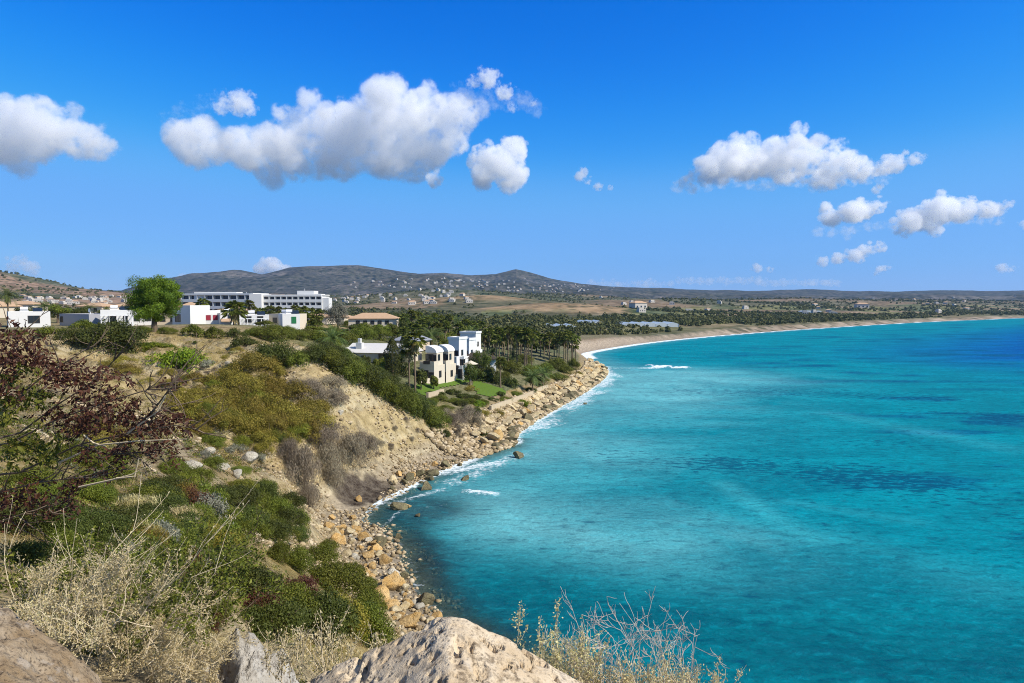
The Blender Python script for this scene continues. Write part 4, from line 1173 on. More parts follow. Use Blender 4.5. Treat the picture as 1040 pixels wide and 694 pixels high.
shrub('dark', 362, 632, 60, 34, 'dark bush on the brink right of the largest near bush', dmin=15)
shrub('darkL', 268, 652, 110, 62, 'dark near bush between the reddish bush and the grey crag', dmin=12)
shrub('midL', 368, 655, 90, 60, 'green bush at the right edge of the near slope above the shore', dmin=14)
shrub('midL', 330, 600, 100, 44, 'grey-green bush above the largest near bush', dmin=16)
shrub('midL', 372, 622, 60, 34, 'small green bush on the brink above the orange boulders', dmin=16)
shrub('rust', 258, 628, 62, 42, 'reddish-brown bush between two dark near bushes', dmin=10)
shrub('rust', 300, 606, 60, 28, 'reddish bush on top of the largest near bush', dmin=12)
shrub('rust', 215, 640, 40, 26, 'small reddish bush beside the grey crag', dmin=9)
shrub('straw', 204, 598, 40, 34, 'brown dry tuft amid the near green bushes', dmin=10)
shrub('silver', 150, 600, 66, 34, 'grey-green bush under the straw twigs', dmin=9)
shrub('midL', 205, 632, 70, 34, 'green bush left of the reddish ones', dmin=9)
shrub('midL', 176, 660, 80, 42, 'green bush below the straw twigs near the grey crag', dmin=6)
patch('straw', scat(120, 372, 70, 22, 14, 16, 6) + scat(230, 366, 40, 8, 5, 14, 5) + scat(120, 410, 90, 30, 14, 20, 8), 'tuft of ochre dry grass on the slope', 'dry grass tufts on the slope', 40)
patch('grey', scat(205, 382, 28, 12, 6, 16, 7) + scat(185, 395, 25, 8, 4, 14, 6), 'small brown dry bush on the upper slope', 'small brown bushes on the upper slope', 60)
patch('grey', scat(390, 442, 34, 24, 8, 13, 7), 'small dry bush growing on the pale cliff face', 'bushes on the cliff face', 70)
patch('silver', [(236, 462, 30, 14), (218, 470, 26, 12), (262, 470, 26, 14), (205, 466, 24, 12)], 'grey-green shrub among the white rocks', 'grey-green shrubs among the white rocks', 40)
# garden hedges and bushes by the villas
patch('dark', [(482, 388, 30, 18), (497, 388, 30, 19), (490, 388, 32, 19), (505, 392, 26, 15), (518, 394, 24, 14)], 'clipped dark hedge shrub below the garden pavilion', 'hedge shrubs by the pavilion', 120, .1)
patch('midL', [(505, 374, 34, 16), (520, 380, 36, 18), (538, 384, 38, 20), (554, 380, 36, 18), (566, 376, 32, 16), (545, 392, 34, 12), (566, 387, 30, 12), (575, 380, 24, 12), (530, 370, 30, 14), (583, 376, 18, 14), (512, 386, 26, 12)], 'green garden shrub under the palm grove', 'garden shrubs under the palms', 120, .15)
patch('dark', [(444, 403, 22, 7), (458, 402, 24, 7), (470, 406, 26, 8), (482, 407, 22, 7), (508, 403, 18, 7), (466, 413, 24, 8), (436, 402, 16, 6), (500, 408, 18, 6)], 'low dark garden shrub between the lawns', 'low garden shrubs between the lawns', 110, .12)
patch('bright', [(486, 414, 20, 9), (530, 414, 24, 10), (470, 419, 16, 7)], 'bright green low shrub just above the sea wall', 'bright shrubs above the sea wall', 100, .1)
patch('olive', [(490, 425, 30, 11), (505, 424, 24, 9), (478, 398, 22, 8), (560, 402, 18, 7), (575, 393, 16, 8), (588, 384, 14, 9)], 'yellowish low shrub along the top of the shore rocks', 'yellowish shrubs along the shore rocks', 100, .12)
patch('midL', [(335, 356, 30, 20), (350, 350, 34, 18), (322, 348, 30, 18), (310, 344, 26, 14), (338, 342, 34, 16), (366, 344, 38, 18), (384, 346, 34, 18), (375, 336, 38, 18), (395, 338, 34, 16), (355, 334, 30, 14), (318, 334, 30, 13), (405, 345, 26, 16)], 'green garden shrub on the slope behind the low villa', 'garden shrubs behind the low villa', 110, .15)
patch('bright', [(366, 342, 26, 16), (386, 341, 22, 14), (342, 345, 20, 12)], 'yellow-green garden bush behind the low villa', 'yellow-green bushes behind the villa', 120, .1)
patch('dark', scat(60, 316, 60, 2, 6, 16, 7) + scat(120, 318, 15, 2, 2, 14, 6), 'dark garden shrub behind the bungalow roofs', 'shrubs behind the bungalows', 165)

# trees
def tree_trunk(name, h, r, seed, limbs=6, spread=.5, parent=None, mat=M_BARK, fork=.45):
    g = random.Random(seed); m = MB()
    m.tube([(0, 0, -.4), (.05 * r, 0, h * .2), (g.uniform(-.3, .3) * r, 0, h * fork), (g.uniform(-.5, .5) * r, .2 * r, h * .75)], [r * 1.3, r, r * .8, r * .4], 8)
    for k in range(limbs):
        a = k * 6.28 / limbs + g.uniform(-.4, .4); z = h * g.uniform(fork * .7, fork * 1.3)
        rr = h * spread * g.uniform(.5, .9)
        m.tube([(0, 0, z), (rr * .45 * math.cos(a), rr * .45 * math.sin(a), z + h * .16), (rr * math.cos(a), rr * math.sin(a), z + h * .3)], [r * .5, r * .32, r * .1], 5)
    return m.build(name, mat, parent)
def crown_mesh(name, mat, rx, rz, n, size, nl, seed, aspect=.4, lr=(.26, .42), bottom=-.6, qr=(.45, .80)):
    g = np.random.default_rng(seed)
    Cs, Ns, Tb = [], [], []
    c = n // nl
    for k in range(nl):
        d = unit(g.normal(0, 1, (1, 3)))[0]
        if d[2] < bottom: d[2] = -d[2] * .5
        q = d * g.uniform(*qr)
        l = g.uniform(*lr)
        D = unit(g.normal(0, 1, (c, 3)))
        rr = l * (1 - .6 * g.uniform(0, 1, c) ** 1.8) * (1 + .35 * fbm(D * 2.5 + k, 2, seed + k))
        Cs.append(q + D * rr[:, None]); Ns.append(D * .7 + d * .3); Tb.append(np.full(c, g.uniform(0, 1)))
    P = np.vstack(Cs) * np.array([rx, rx, rz]); N = np.vstack(Ns)
    return leaf_mesh(name, P, N, size, mat, aspect, .45, None, np.concatenate(Tb))
def tree(px, D, ytop, wpx, label, mat, seed, name='tree', n=7000, size=.32, nl=26, stem_frac=.2, ybase=None, group=None, limbs=6, cat='tree', asp=.4, bottom=-.6, lr=(.26, .42), qr=(.45, .80)):
    c = at_d(px, HORIZ, D); z0 = gz(c[0], c[1])
    H = at_d(px, ytop, D)[2] - z0
    e = empty(name, (c[0], c[1], z0)); tag(e, label, cat, group)
    rx = wpx / FPX * D / 2; rz = H * (1 - stem_frac) / 2
    tree_trunk('trunk', H * .8, max(.08 * rx, .12), seed, limbs, rx / H * .9, e)
    o = obj('crown', crown_mesh('crown', mat, rx, rz, n, size, nl, seed, aspect=asp, bottom=bottom, lr=lr, qr=qr), e, (0, 0, H - rz))
    return e
tree(156, float(gp(156, 337, 60)[1]), 279, 63, 'big round bright green pine standing before the white bungalows', LEAF_PINE, 5, 'pine_tree', 80000, .26, 100, .12, limbs=8, asp=.34, bottom=-1.1, lr=(.13, .29), qr=(.3, .92))
tree(343, 190, 305, 27, 'pale grey-green feathery tree right of the hotel', LEAF_PALEGREY, 8, 'tamarisk_tree', 8000, .32, 22, .1)
for i, (px, D, yt, w, k) in enumerate([(372, 175, 327, 26, 1), (386, 180, 329, 22, 2), (360, 185, 328, 22, 0), (398, 190, 328, 20, 1), (330, 180, 333, 22, 0), (318, 170, 331, 18, 1),
                                        (410, 200, 325, 18, 0), (268, 150, 326, 20, 1), (345, 165, 336, 22, 2), (300, 176, 330, 16, 0)]):
    tree(px, D, yt, w, ['dense dark green garden tree among the palms', 'mid green broad garden tree behind the low villa', 'yellow-green garden tree behind the low villa'][k],
         [LEAF_DARK, LEAF_MID, LEAF_BRIGHT][k], 30 + i, 'garden_tree', 4500, .36, 18, .15, group=['dark garden trees', 'green garden trees', 'yellow-green garden trees'][k])
for i, (px, D, yt, w, k) in enumerate([(487, 156, 352, 26, 0), (477, 146, 369, 18, 0), (427, 131, 374, 13, 0), (496, 160, 358, 22, 1), (440, 134, 381, 12, 1), (384, 130, 362, 16, 1), (370, 128, 358, 16, 0), (450, 165, 341, 14, 1), (476, 175, 345, 14, 0)]):
    tree(px, D, yt, w, ['dark garden tree close beside the white villas', 'green garden tree close beside the white villas'][k], [LEAF_DARK, LEAF_MID][k], 80 + i, 'garden_tree', 3500, .3, 16, .08, group=['dark trees beside the villas', 'green trees beside the villas'][k])
for i, (px, D, yt, w, k) in enumerate([(58, 172, 309, 26, 1), (82, 176, 310, 22, 0), (108, 172, 311, 20, 1), (134, 178, 309, 24, 0), (196, 180, 311, 18, 1), (228, 184, 313, 18, 0), (250, 182, 314, 18, 1), (276, 186, 315, 16, 0), (22, 178, 311, 18, 0), (298, 184, 316, 16, 1), (180, 176, 313, 16, 0)]):
    tree(px, D, yt, w, ['dark leafy tree between the bungalow roofs', 'mid green tree between the bungalow roofs'][k], [LEAF_DARK, LEAF_MID][k], 95 + i, 'garden_tree', 3500, .34, 16, .1, group=['dark trees among the bungalows', 'green trees among the bungalows'][k])
for i, (px, py, w, h) in enumerate([(120, 340, 34, 12), (140, 339, 26, 10), (166, 340, 26, 11), (256, 341, 28, 12), (280, 340, 30, 12), (10, 341, 30, 12), (300, 346, 30, 16), (290, 340, 24, 12)]):
    shrub('midL', px, py, w, h, 'green hedge shrub at the foot of the bungalow row', 'hedge shrubs below the bungalows', 80)
patch('midL', [(446, 408, 26, 8), (460, 410, 26, 8), (476, 411, 26, 8), (490, 412, 24, 8), (438, 410, 22, 8), (512, 409, 22, 8), (524, 404, 24, 9), (538, 400, 24, 9), (452, 418, 22, 8), (470, 422, 20, 7)], 'low green ground shrub between lawn and sea wall', 'ground shrubs above the sea wall', 100, .15)
# two cypresses
def cypress(px, D, ytop, wpx, label, seed):
    g = np.random.default_rng(seed)
    c = at_d(px, HORIZ, D); z0 = gz(c[0], c[1]); H = at_d(px, ytop, D)[2] - z0
    e = empty('cypress_tree', (c[0], c[1], z0)); tag(e, label, 'tree')
    m = MB(); m.tube([(0, 0, -.3), (0, 0, H * .5), (0, 0, H * .9)], [.2, .14, .04], 6); m.build('trunk', M_BARK, e)
    n = 7000; rx = wpx / FPX * D / 2
    z = g.uniform(0.02, 1, n) ** .85; a = g.uniform(0, 6.28, n)
    prof = np.minimum(1, (1 - z) * 2.6) ** .7 * np.clip(.65 + z * 2, 0, 1)
    r = rx * prof * (1 - .4 * g.uniform(0, 1, n) ** 2) * (1 + .25 * fbm(np.column_stack([np.cos(a) * 2, np.sin(a) * 2, z * 9]), 2, seed))
    P = np.column_stack([r * np.cos(a), r * np.sin(a), z * H])
    obj('crown', leaf_mesh('crown', P, np.column_stack([np.cos(a), np.sin(a), a * 0 + .3]), .26, LEAF_DARK, .35, .5, np.tile([0, 0, 1.0], (n, 1))), e)
cypress(398, 133, 343, 17, 'broad dark cypress in front of the low villa', 3)
cypress(412, 136, 334, 17, 'taller dark cypress touching the slender palm', 4)

# palms
def fan_crown(seed, mat, n=46, rad=1.5, droop=.5):
    g = np.random.default_rng(seed); Cn, U, N = [], [], []
    V, F, T = [], [], []
    for k in range(n):
        a = g.uniform(0, 6.28); el = g.uniform(-.7, 1.4)
        d = np.array([math.cos(a) * math.cos(el), math.sin(a) * math.cos(el), math.sin(el)])
        base = d * rad * g.uniform(.45, .6); side = np.array([-math.sin(a), math.cos(a), 0]); tn = g.uniform(0, 1)
        for j in range(9):
            w = (j - 4) / 4 * 1.15
            dr = d * math.cos(w) + side * math.sin(w); dr[2] -= droop * .5
            L = rad * g.uniform(.5, .75) * (1 - .25 * abs(w))
            tip = base + dr * L; tip[2] -= droop * L * .35
            mid = base + dr * L * .5
            sd = np.cross(dr, d + 1e-3); sd = sd / (np.linalg.norm(sd) + 1e-6) * .11
            b = len(V); V += [base, mid + sd, tip, mid - sd]; F.append((b, b + 1, b + 2, b + 3)); T += [tn] * 4
        b = len(V); V += [d * .1, base * .5 + side * .03, base, base * .5 - side * .03]; F.append((b, b + 1, b + 2, b + 3)); T += [.9] * 4
    return npmesh('crown', np.array(V), np.array(F), mat, False, {'tint': np.array(T)})
def feather_crown(seed, mat, n=38, L=3.0):
    g = np.random.default_rng(seed); V, F, T = [], [], []
    for k in range(n):
        a = g.uniform(0, 6.28); el = g.uniform(-.35, 1.35); tn = g.uniform(0, 1); Lk = L * g.uniform(.8, 1.1)
        h = np.array([math.cos(a), math.sin(a), 0]); side = np.array([-math.sin(a), math.cos(a), 0])
        pts = []
        p = np.zeros(3); e2 = el
        for j in range(11):
            pts.append(p.copy()); p = p + (h * math.cos(e2) + np.array([0, 0, 1]) * math.sin(e2)) * Lk / 10; e2 -= .085 + .012 * j
        pts = np.array(pts)
        for j in range(1, 11):
            tng = unit((pts[j] - pts[j - 1])[None])[0]; up = np.cross(side, tng)
            for sg in (-1, 1):
                for q in (0, .5):
                    bs = pts[j] - tng * q * Lk / 10
                    ll = Lk * .2 * (1 - .55 * (j / 10) ** 2) * g.uniform(.8, 1.2)
                    dr = side * sg * .8 + tng * .65 + np.array([0, 0, -.35]); tip = bs + dr * ll; md = bs + dr * ll * .5
                    b = len(V); w = tng * .035; V += [bs - w, md - w, tip, md + w]; F.append((b, b + 1, b + 2, b + 3)); T += [tn] * 4
            b = len(V); V += [pts[j - 1] - side * .03, pts[j] - side * .02, pts[j] + side * .02, pts[j - 1] + side * .03]; F.append((b, b + 1, b + 2, b + 3)); T += [.9] * 4
    return npmesh('crown', np.array(V), np.array(F), mat, False, {'tint': np.array(T)})
def dead_skirt(seed, rad=.8, L=1.4):
    g = np.random.default_rng(seed); V, F, T = [], [], []
    for k in range(45):
        a = g.uniform(0, 6.28); r = g.uniform(.2, rad * .8); z = g.uniform(-L, -.3)
        p = np.array([math.cos(a) * r * .6, math.sin(a) * r * .6, z + .4]); t_ = p + np.array([math.cos(a) * .25, math.sin(a) * .25, -.8])
        sd = np.array([-math.sin(a), math.cos(a), 0]) * .13
        b = len(V); V += [p, (p + t_) / 2 + sd, t_, (p + t_) / 2 - sd]; F.append((b, b + 1, b + 2, b + 3)); T += [g.uniform(0, 1)] * 4
    return npmesh('dead_fronds', np.array(V), np.array(F), LEAF_DEAD, False, {'tint': np.array(T)})
FANS = [fan_crown(s, LEAF_PALM) for s in (1, 2, 3)]
FEATH = [feather_crown(s, LEAF_DATE) for s in (4, 5)]
SKIRT = [dead_skirt(6), dead_skirt(7)]
def trunk_unit(seed, r=.17):
    g = random.Random(seed); m = MB()
    pts = [(0, 0, -.05)] + [(g.uniform(-.12, .12) * k / 6, g.uniform(-.12, .12) * k / 6, k / 6) for k in range(1, 6)] + [(0, 0, 1)]
    m.tube(pts, [r * 1.5, r * 1.15] + [r] * 4 + [r * .9], 7)
    return m.mesh('trunk', M_PALMBARK, smooth=True)
PTR = [trunk_unit(s) for s in (1, 2, 3)]
def palm(px, D, ytop, label, kind='fan', scale=1.0, group=None, skirt=True, thick=1.0):
    c = at_d(px, HORIZ, D); z0 = gz(c[0], c[1])
    top = at_d(px, ytop, D)[2]
    cr = (1.55 if kind == 'fan' else 2.2) * scale
    H = max(top - z0 - cr, 1.2)
    e = empty('fan_palm' if kind == 'fan' else 'date_palm', (c[0], c[1], z0), random.uniform(0, 6.28)); tag(e, label, 'palm tree', group)
    tk = obj('trunk', random.choice(PTR), e); tk.scale = (thick, thick, H)
    k = obj('crown', random.choice(FANS if kind == 'fan' else FEATH), e, (0, 0, H)); k.scale = (scale,) * 3; k.rotation_euler = (0, 0, random.uniform(0, 6))
    if skirt:
        s = obj('dead_fronds', random.choice(SKIRT), e, (0, 0, H - .1)); s.scale = (scale, scale, scale)
    return e
palm(421, 126, 333, 'tall slender palm rising beside the cypress and the vaulted villa', 'fan', 1.5, skirt=True)
palm(415, 128, 345, 'shorter palm half behind the tall slender one', 'fan', 1.2)
palm(238, 138, 302, 'stout full-crowned palm before the white bungalows', 'fan', 1.75, thick=1.6)
palm(206, 200, 301, 'slim green palm before the shaded hotel wing', 'fan', 1.4, skirt=False)
palm(253, 230, 303, 'lone thin palm before the hotel stair tower', 'fan', 1.25)
palm(8, 150, 289, 'feathery date palm at the far left above the first bungalow', 'date', 1.1)
palm(34, 175, 306, 'bushy date palm behind the grey-blue wall', 'date', 1.3, thick=1.5, skirt=False)
palm(45, 190, 302, 'taller date palm behind the grey-blue wall', 'date', 1.2, skirt=False)
palm(66, 190, 309, 'low date palm behind the pergola bungalow', 'date', 1.1, skirt=False)
palm(90, 195, 306, 'date palm left of the big pine', 'date', 1.0, skirt=False)
palm(337, 124, 328, 'leaning green date palm at the top of the cliff hedge', 'date', 1.25)
palm(541, 158, 372, 'bushy date palm in the shore garden', 'date', 1.15)
palm(552, 168, 370, 'date palm with yellowing fronds in the shore garden', 'date', 1.1)
palm(508, 152, 361, 'single young palm standing on the shore lawn', 'fan', 1.0)
palm(521, 190, 353, 'young palm below the tall palm grove', 'date', .9)
palm(500, 195, 350, 'young palm behind the garden pavilion', 'date', .9)
for i, (px, D, yt) in enumerate([(265, 250, 311), (274, 240, 308.5), (283, 255, 310), (291, 235, 311), (300, 225, 308), (308, 215, 309), (316, 240, 311), (323, 205, 312), (303, 190, 313), (312, 185, 316), (320, 175, 318), (258, 245, 310), (328, 250, 313)]):
    palm(px, D, yt, 'palm in the row between the bungalows and the hotel', 'fan', random.uniform(1.1, 1.5), 'palms in front of the hotel')
for i, (px, yt) in enumerate([(487, 337), (492, 334), (497, 331), (502, 333), (507, 330), (512, 332), (516, 329.5), (521, 330.5), (525, 329), (529, 331), (533, 330), (537, 332.5), (540, 331.5), (510, 335), (519, 334), (527, 334.5), (495, 338), (504, 338), (535, 336)]):
    palm(px, random.uniform(188, 214), yt, 'tall fan palm in the dense grove behind the shore garden', 'fan', random.uniform(1.2, 1.55), 'palms of the dense grove')
for i, (px, yt) in enumerate([(549, 336.5), (553, 338), (558, 335.5), (563, 337), (568, 335), (573, 336), (577, 334), (581, 336.5), (585, 339), (566, 340), (575, 341), (582, 343), (556, 342)]):
    palm(px, random.uniform(212, 236), yt, 'fan palm in the small grove at the point', 'fan', random.uniform(1.2, 1.5), 'palms on the point')
for i, (px, D, yt) in enumerate([(404, 245, 315), (411, 225, 317), (418, 235, 313), (425, 250, 315), (432, 240, 317), (440, 250, 316), (448, 260, 319), (456, 240, 318), (464, 250, 319), (472, 230, 322), (480, 240, 324), (443, 190, 325),
                                (438, 180, 328), (452, 205, 324), (394, 260, 317), (385, 265, 316), (376, 270, 317), (428, 200, 322), (420, 185, 325), (466, 215, 326), (478, 215, 329), (488, 250, 324), (410, 170, 330), (434, 215, 320)]):
    palm(px, D, yt, 'fan palm in the wooded garden behind the villas', 'fan' if i % 4 else 'date', random.uniform(1.2, 1.6), 'palms behind the villas')
for i, (px, D, w) in enumerate([(440, 230, 24), (455, 225, 24), (470, 222, 24), (425, 225, 22), (485, 230, 24), (500, 228, 22), (515, 230, 22), (405, 230, 20), (530, 235, 22), (545, 240, 20), (432, 200, 20), (448, 210, 22), (558, 245, 18), (462, 260, 24), (480, 270, 24), (500, 280, 24), (520, 285, 22), (540, 290, 20), (420, 270, 24), (400, 280, 24), (380, 280, 24)]):
    tree(px, D, 332 + (px - 400) * .1 - (D - 230) * .06, w, 'dark bushy tree under the palms behind the villas', [LEAF_DARK, LEAF_MID][i % 2], 60 + i % 4, 'bushy_tree', 2600, .5, 12, .05, group='bushy trees under the palms')
# ------------------------------------------------------------------ far trees and houses
def ico(sub):
    bm = bmesh.new(); bmesh.ops.create_icosphere(bm, subdivisions=sub, radius=1)
    V = np.array([v.co[:] for v in bm.verts]); F = np.array([[v.index for v in f.verts] for f in bm.faces]); bm.free()
    return V, F
IV1, IF1 = ico(1); IV2, IF2 = ico(2)
def far_scrub():
    g = np.random.default_rng(11)
    n = 64000
    yy = np.exp(g.uniform(math.log(310), math.log(2900), n))
    px = g.uniform(-60, 1100, n)
    P = np.column_stack([(px - 520) / FPX * yy, yy])
    d = coast_sd(P)
    fa_ = fbm(P / 230.0, 5, 110)
    f = .1 - 1.6 * np.maximum(fa_ - .08, 0) + .6 * fbm(P / 130.0, 4, 300) + .5 * fbm(P / 33.0, 3, 310)
    tipm = np.exp(-(((P[:, 0] - 70) / 120) ** 2 + ((P[:, 1] - 960) / 100) ** 2)) + np.exp(-(((P[:, 0] + 60) / 170) ** 2 + ((P[:, 1] - 1250) / 140) ** 2)) * .8
    band = np.exp(-((d - 95) / 35) ** 2) * (P[:, 0] > 20)
    f = f + .2 * np.exp(-((d - 75) / 22.0) ** 2) - .24
    k = (d > 19) & (f + .5 * band - 1.1 * tipm + g.uniform(-.35, .35, n) + .12 * (P[:, 0] > 0) > .0)
    k &= ~((P[:, 1] < 345) & (P[:, 0] > -30)) & ~((P[:, 1] < 420) & (P[:, 0] < -60))
    P = P[k]; n = len(P); z = ground(P)
    r = g.uniform(.8, 2.3, n) * (1 + P[:, 1] / 2200); hh = r * g.uniform(.7, 1.5, n)
    q = 26
    D = unit(g.normal(0, 1, (n * q, 3))); D[:, 2] = np.abs(D[:, 2]) * .9 + .1 * D[:, 2]
    Sc = np.repeat(np.stack([r, r, hh], 1), q, 0)
    Cc = np.repeat(np.column_stack([P, z + hh * .15]), q, 0) + D * Sc * g.uniform(.55, 1.0, n * q)[:, None]
    Vv, Ff, tn = leaf_geo(Cc, D, np.repeat(r * .8, q), .8, .45, g)
    tn = np.clip(np.repeat(g.uniform(0, 1, n), q * 4) * .7 + tn * .3, 0, 1)
    o = obj('far_trees', npmesh('far_trees', Vv, Ff, mat_leaf('far_tree_leaves', [(0.04, 0.052, 0.014), (0.085, 0.10, 0.026), (0.18, 0.17, 0.05)], objvar=0), False, {'tint': tn}))
    tag(o, 'scattered dark trees and scrub over the coastal plain and low hills', 'trees', kind='stuff')
far_scrub()

M_FARWALL = mat_plain('far_render', (0.50, 0.46, 0.40), .85, .06, .2)
def far_house_mesh(seed):
    g = random.Random(seed); me = MB()
    w, d, h = 11, 9, 5.5
    me.box(-w / 2, w / 2, -d / 2, d / 2, -2, h); 
    if seed % 2: me.box(-w / 2 + 1, w / 4, -d / 2 + 1, d / 2 - 1, h, h + 2.6)
    nw = len(me.f)
    if seed % 2 == 0:
        me.add([(-w / 2 - .5, -d / 2 - .5, h), (w / 2 + .5, -d / 2 - .5, h), (w / 2 + .5, d / 2 + .5, h), (-w / 2 - .5, d / 2 + .5, h), (-w / 4, 0, h + 2.2), (w / 4, 0, h + 2.2)], [(0, 1, 5, 4), (1, 2, 5), (2, 3, 4, 5), (3, 0, 4), (3, 2, 1, 0)])
    nr = len(me.f)
    for x in (-3.6, 0, 3.6):
        me.box(x - .7, x + .7, -d / 2 - .05, -d / 2 - .003, 1.2, 3.0)
    m = me.mesh('far_house', M_FARWALL)
    m.materials.append(M_TILE); m.materials.append(M_GLASS)
    for i, p in enumerate(m.polygons):
        p.material_index = 0 if i < nw else (1 if i < nr else 2)
    return m
FH = [far_house_mesh(s) for s in (1, 2, 3)]
gh = random.Random(4)
def far_house(px, py, label, group, s=1.0, dmin=400):
    p = gp(px, py, dmin)
    if p is None: return
    o = obj('far_house', gh.choice(FH), None, (p[0], p[1], p[2] + .5))
    o.scale = (s * gh.uniform(.8, 1.5), s, s * gh.uniform(.7, 1.1)); o.rotation_euler = (0, 0, gh.uniform(-.6, .6))
    tag(o, label, 'house', group)
for k in range(70):
    far_house(gh.gauss(455, 55), gh.uniform(283, 293), 'tiny white house of the village on the far mountain slope', 'houses on the mountain slope', .85, 2500)
for k in range(45):
    far_house(gh.gauss(565, 26), gh.uniform(289, 297), 'tiny white house of the village below the mountain peak', 'houses below the peak', .8, 1500)
for k in range(10):
    far_house(gh.gauss(450, 16), gh.uniform(294, 302), 'white house on the pale terraces above the palms', 'houses on the pale terraces', .8, 700)
for k in range(40):
    far_house(gh.uniform(340, 480), gh.uniform(299, 310), 'white house scattered between hotel and mountain', 'houses between hotel and mountain', .7, 600)
for k in range(45):
    far_house(gh.uniform(20, 135), gh.uniform(301, 310), 'pale house of the settlement at the foot of the brown hill', 'houses at the foot of the brown hill', .65, 420)
for k in range(30):
    far_house(gh.uniform(600, 1035), gh.uniform(300, 320), 'small pale house among the fields behind the beach', 'houses behind the beach', .75, 600)
far_house(648, 314, 'long white house alone in the green plain', None, 1.8, 600)
far_house(875, 313, 'white villa on the bare slope at the right', None, 2.0, 600)
# greenhouses on the plain
def greenhouse(px0, px1, py, label):
    p = gp((px0 + px1) / 2, py, 350)
    w = (px1 - px0) / FPX * p[1]
    e = empty('greenhouse', (p[0], p[1], p[2]), R(4)); tag(e, label, 'greenhouse')
    m = MB(); ns = max(3, int(w / 9))
    for k in range(ns):
        x0 = -w / 2 + k * w / ns; x1 = x0 + w / ns - .05
        m.prism([(x0, -.5), (x1, -.5), (x1, 2.2), ((x0 + x1) / 2, 3.6), (x0, 2.2)], 0, 26)
    m.build('cover', mat_plain('plastic_sheet', (0.50, 0.55, 0.56), .35, .08, .3, .5), e)
    f = MB()
    for k in range(ns + 1):
        f.box(-w / 2 + k * w / ns - .1, -w / 2 + k * w / ns + .1, -.3, -.06, -.5, 2.4)
    f.build('frame', M_METAL, e)
greenhouse(632, 690, 332, 'long pale plastic greenhouse behind the beach')
greenhouse(555, 585, 335, 'pale plastic greenhouse behind the palm grove')
greenhouse(590, 612, 330, 'shorter plastic greenhouse left of the long one')
greenhouse(818, 836, 318, 'white greenhouse on the green slope further right')

# ------------------------------------------------------------------ rocks
R_PALE = mat_rock('pale_limestone', (0.50, 0.385, 0.205), (0.60, 0.50, 0.32), (0.26, 0.19, 0.10), .9, .8)
R_ORANGE = mat_rock('orange_sandstone', (0.50, 0.30, 0.10), (0.60, 0.42, 0.20), (0.24, 0.15, 0.06), .9, .8)
R_DARK = mat_rock('wet_dark_rock', (0.13, 0.11, 0.065), (0.22, 0.19, 0.10), (0.05, 0.045, 0.03), .9, .8)
R_WHITE = mat_rock('white_rock', (0.46, 0.41, 0.32), (0.58, 0.53, 0.43), (0.28, 0.24, 0.17), .9, .8)
def rock_mesh(name, mat, seed, sub=4, cuts=16, rough=.16, sc=(1, 1, .75)):
    g = np.random.default_rng(seed)
    V, F = ico(sub)
    for k in range(cuts):
        n = unit(g.normal(0, 1, (1, 3)))[0]; d = g.uniform(.42, .78)
        ex = np.maximum(V @ n - d, 0)
        V = V - ex[:, None] * n * .92
    V = V * (1 + rough * fbm(V * 1.7 + seed, 4, seed))[:, None] + .05 * np.stack([fbm(V * 5 + 3 * i + seed, 3, seed + i) for i in range(3)], 1)
    return npmesh(name, V * np.array(sc), F, mat, True)
ROCKS = {k: [rock_mesh('boulder', m, 40 + 7 * i + j * 50) for i in range(5)] for j, (k, m) in enumerate([('pale', R_PALE), ('orange', R_ORANGE), ('dark', R_DARK), ('white', R_WHITE)])}
rr_ = random.Random(12)
def boulder(kind, x, y, s, label, group=None, z=None, sx=1.0, sink=.25, rz=None, tilt=.3):
    z = gz(x, y) if z is None else z
    o = obj('boulder', rr_.choice(ROCKS[kind]), None, (x, y, z + s * (.75 - .75 * 2 * sink) * .5))
    o.scale = (s * .5 * sx * 1.1, s * .5 * 1.1, s * .5 * 1.1); o.rotation_euler = (rr_.uniform(-tilt, tilt), rr_.uniform(-tilt, tilt), rr_.uniform(0, 6.28) if rz is None else rz)
    tag(o, label, 'boulder', group); return o
# riprap: slanting armour blocks along the point
cw = COAST
def coast_walk(y0, y1, step):
    """points and inland normals along the waterline between depths"""
    a = at_z(505, 458, 0)[:2]; b = at_z(607, 372, 0)[:2]
    pts = [cw[i] for i in range(len(cw))]
    i0 = min(range(len(pts)), key=lambda i: np.hypot(*(pts[i] - a))); i1 = min(range(len(pts)), key=lambda i: np.hypot(*(pts[i] - b)))
    seg = np.array(pts[i0:i1 + 1]); ln = np.concatenate([[0], np.cumsum(np.hypot(*np.diff(seg, axis=0).T))])
    out = []
    s = 0
    while s < ln[-1]:
        k = min(np.searchsorted(ln, s, 'right') - 1, len(seg) - 2); f = (s - ln[k]) / (ln[k + 1] - ln[k])
        p = seg[k] * (1 - f) + seg[k + 1] * f; t_ = seg[k + 1] - seg[k]; t_ = t_ / np.hypot(*t_)
        out.append((p, np.array([-t_[1], t_[0]]), math.atan2(t_[1], t_[0]))); s += step
    return out
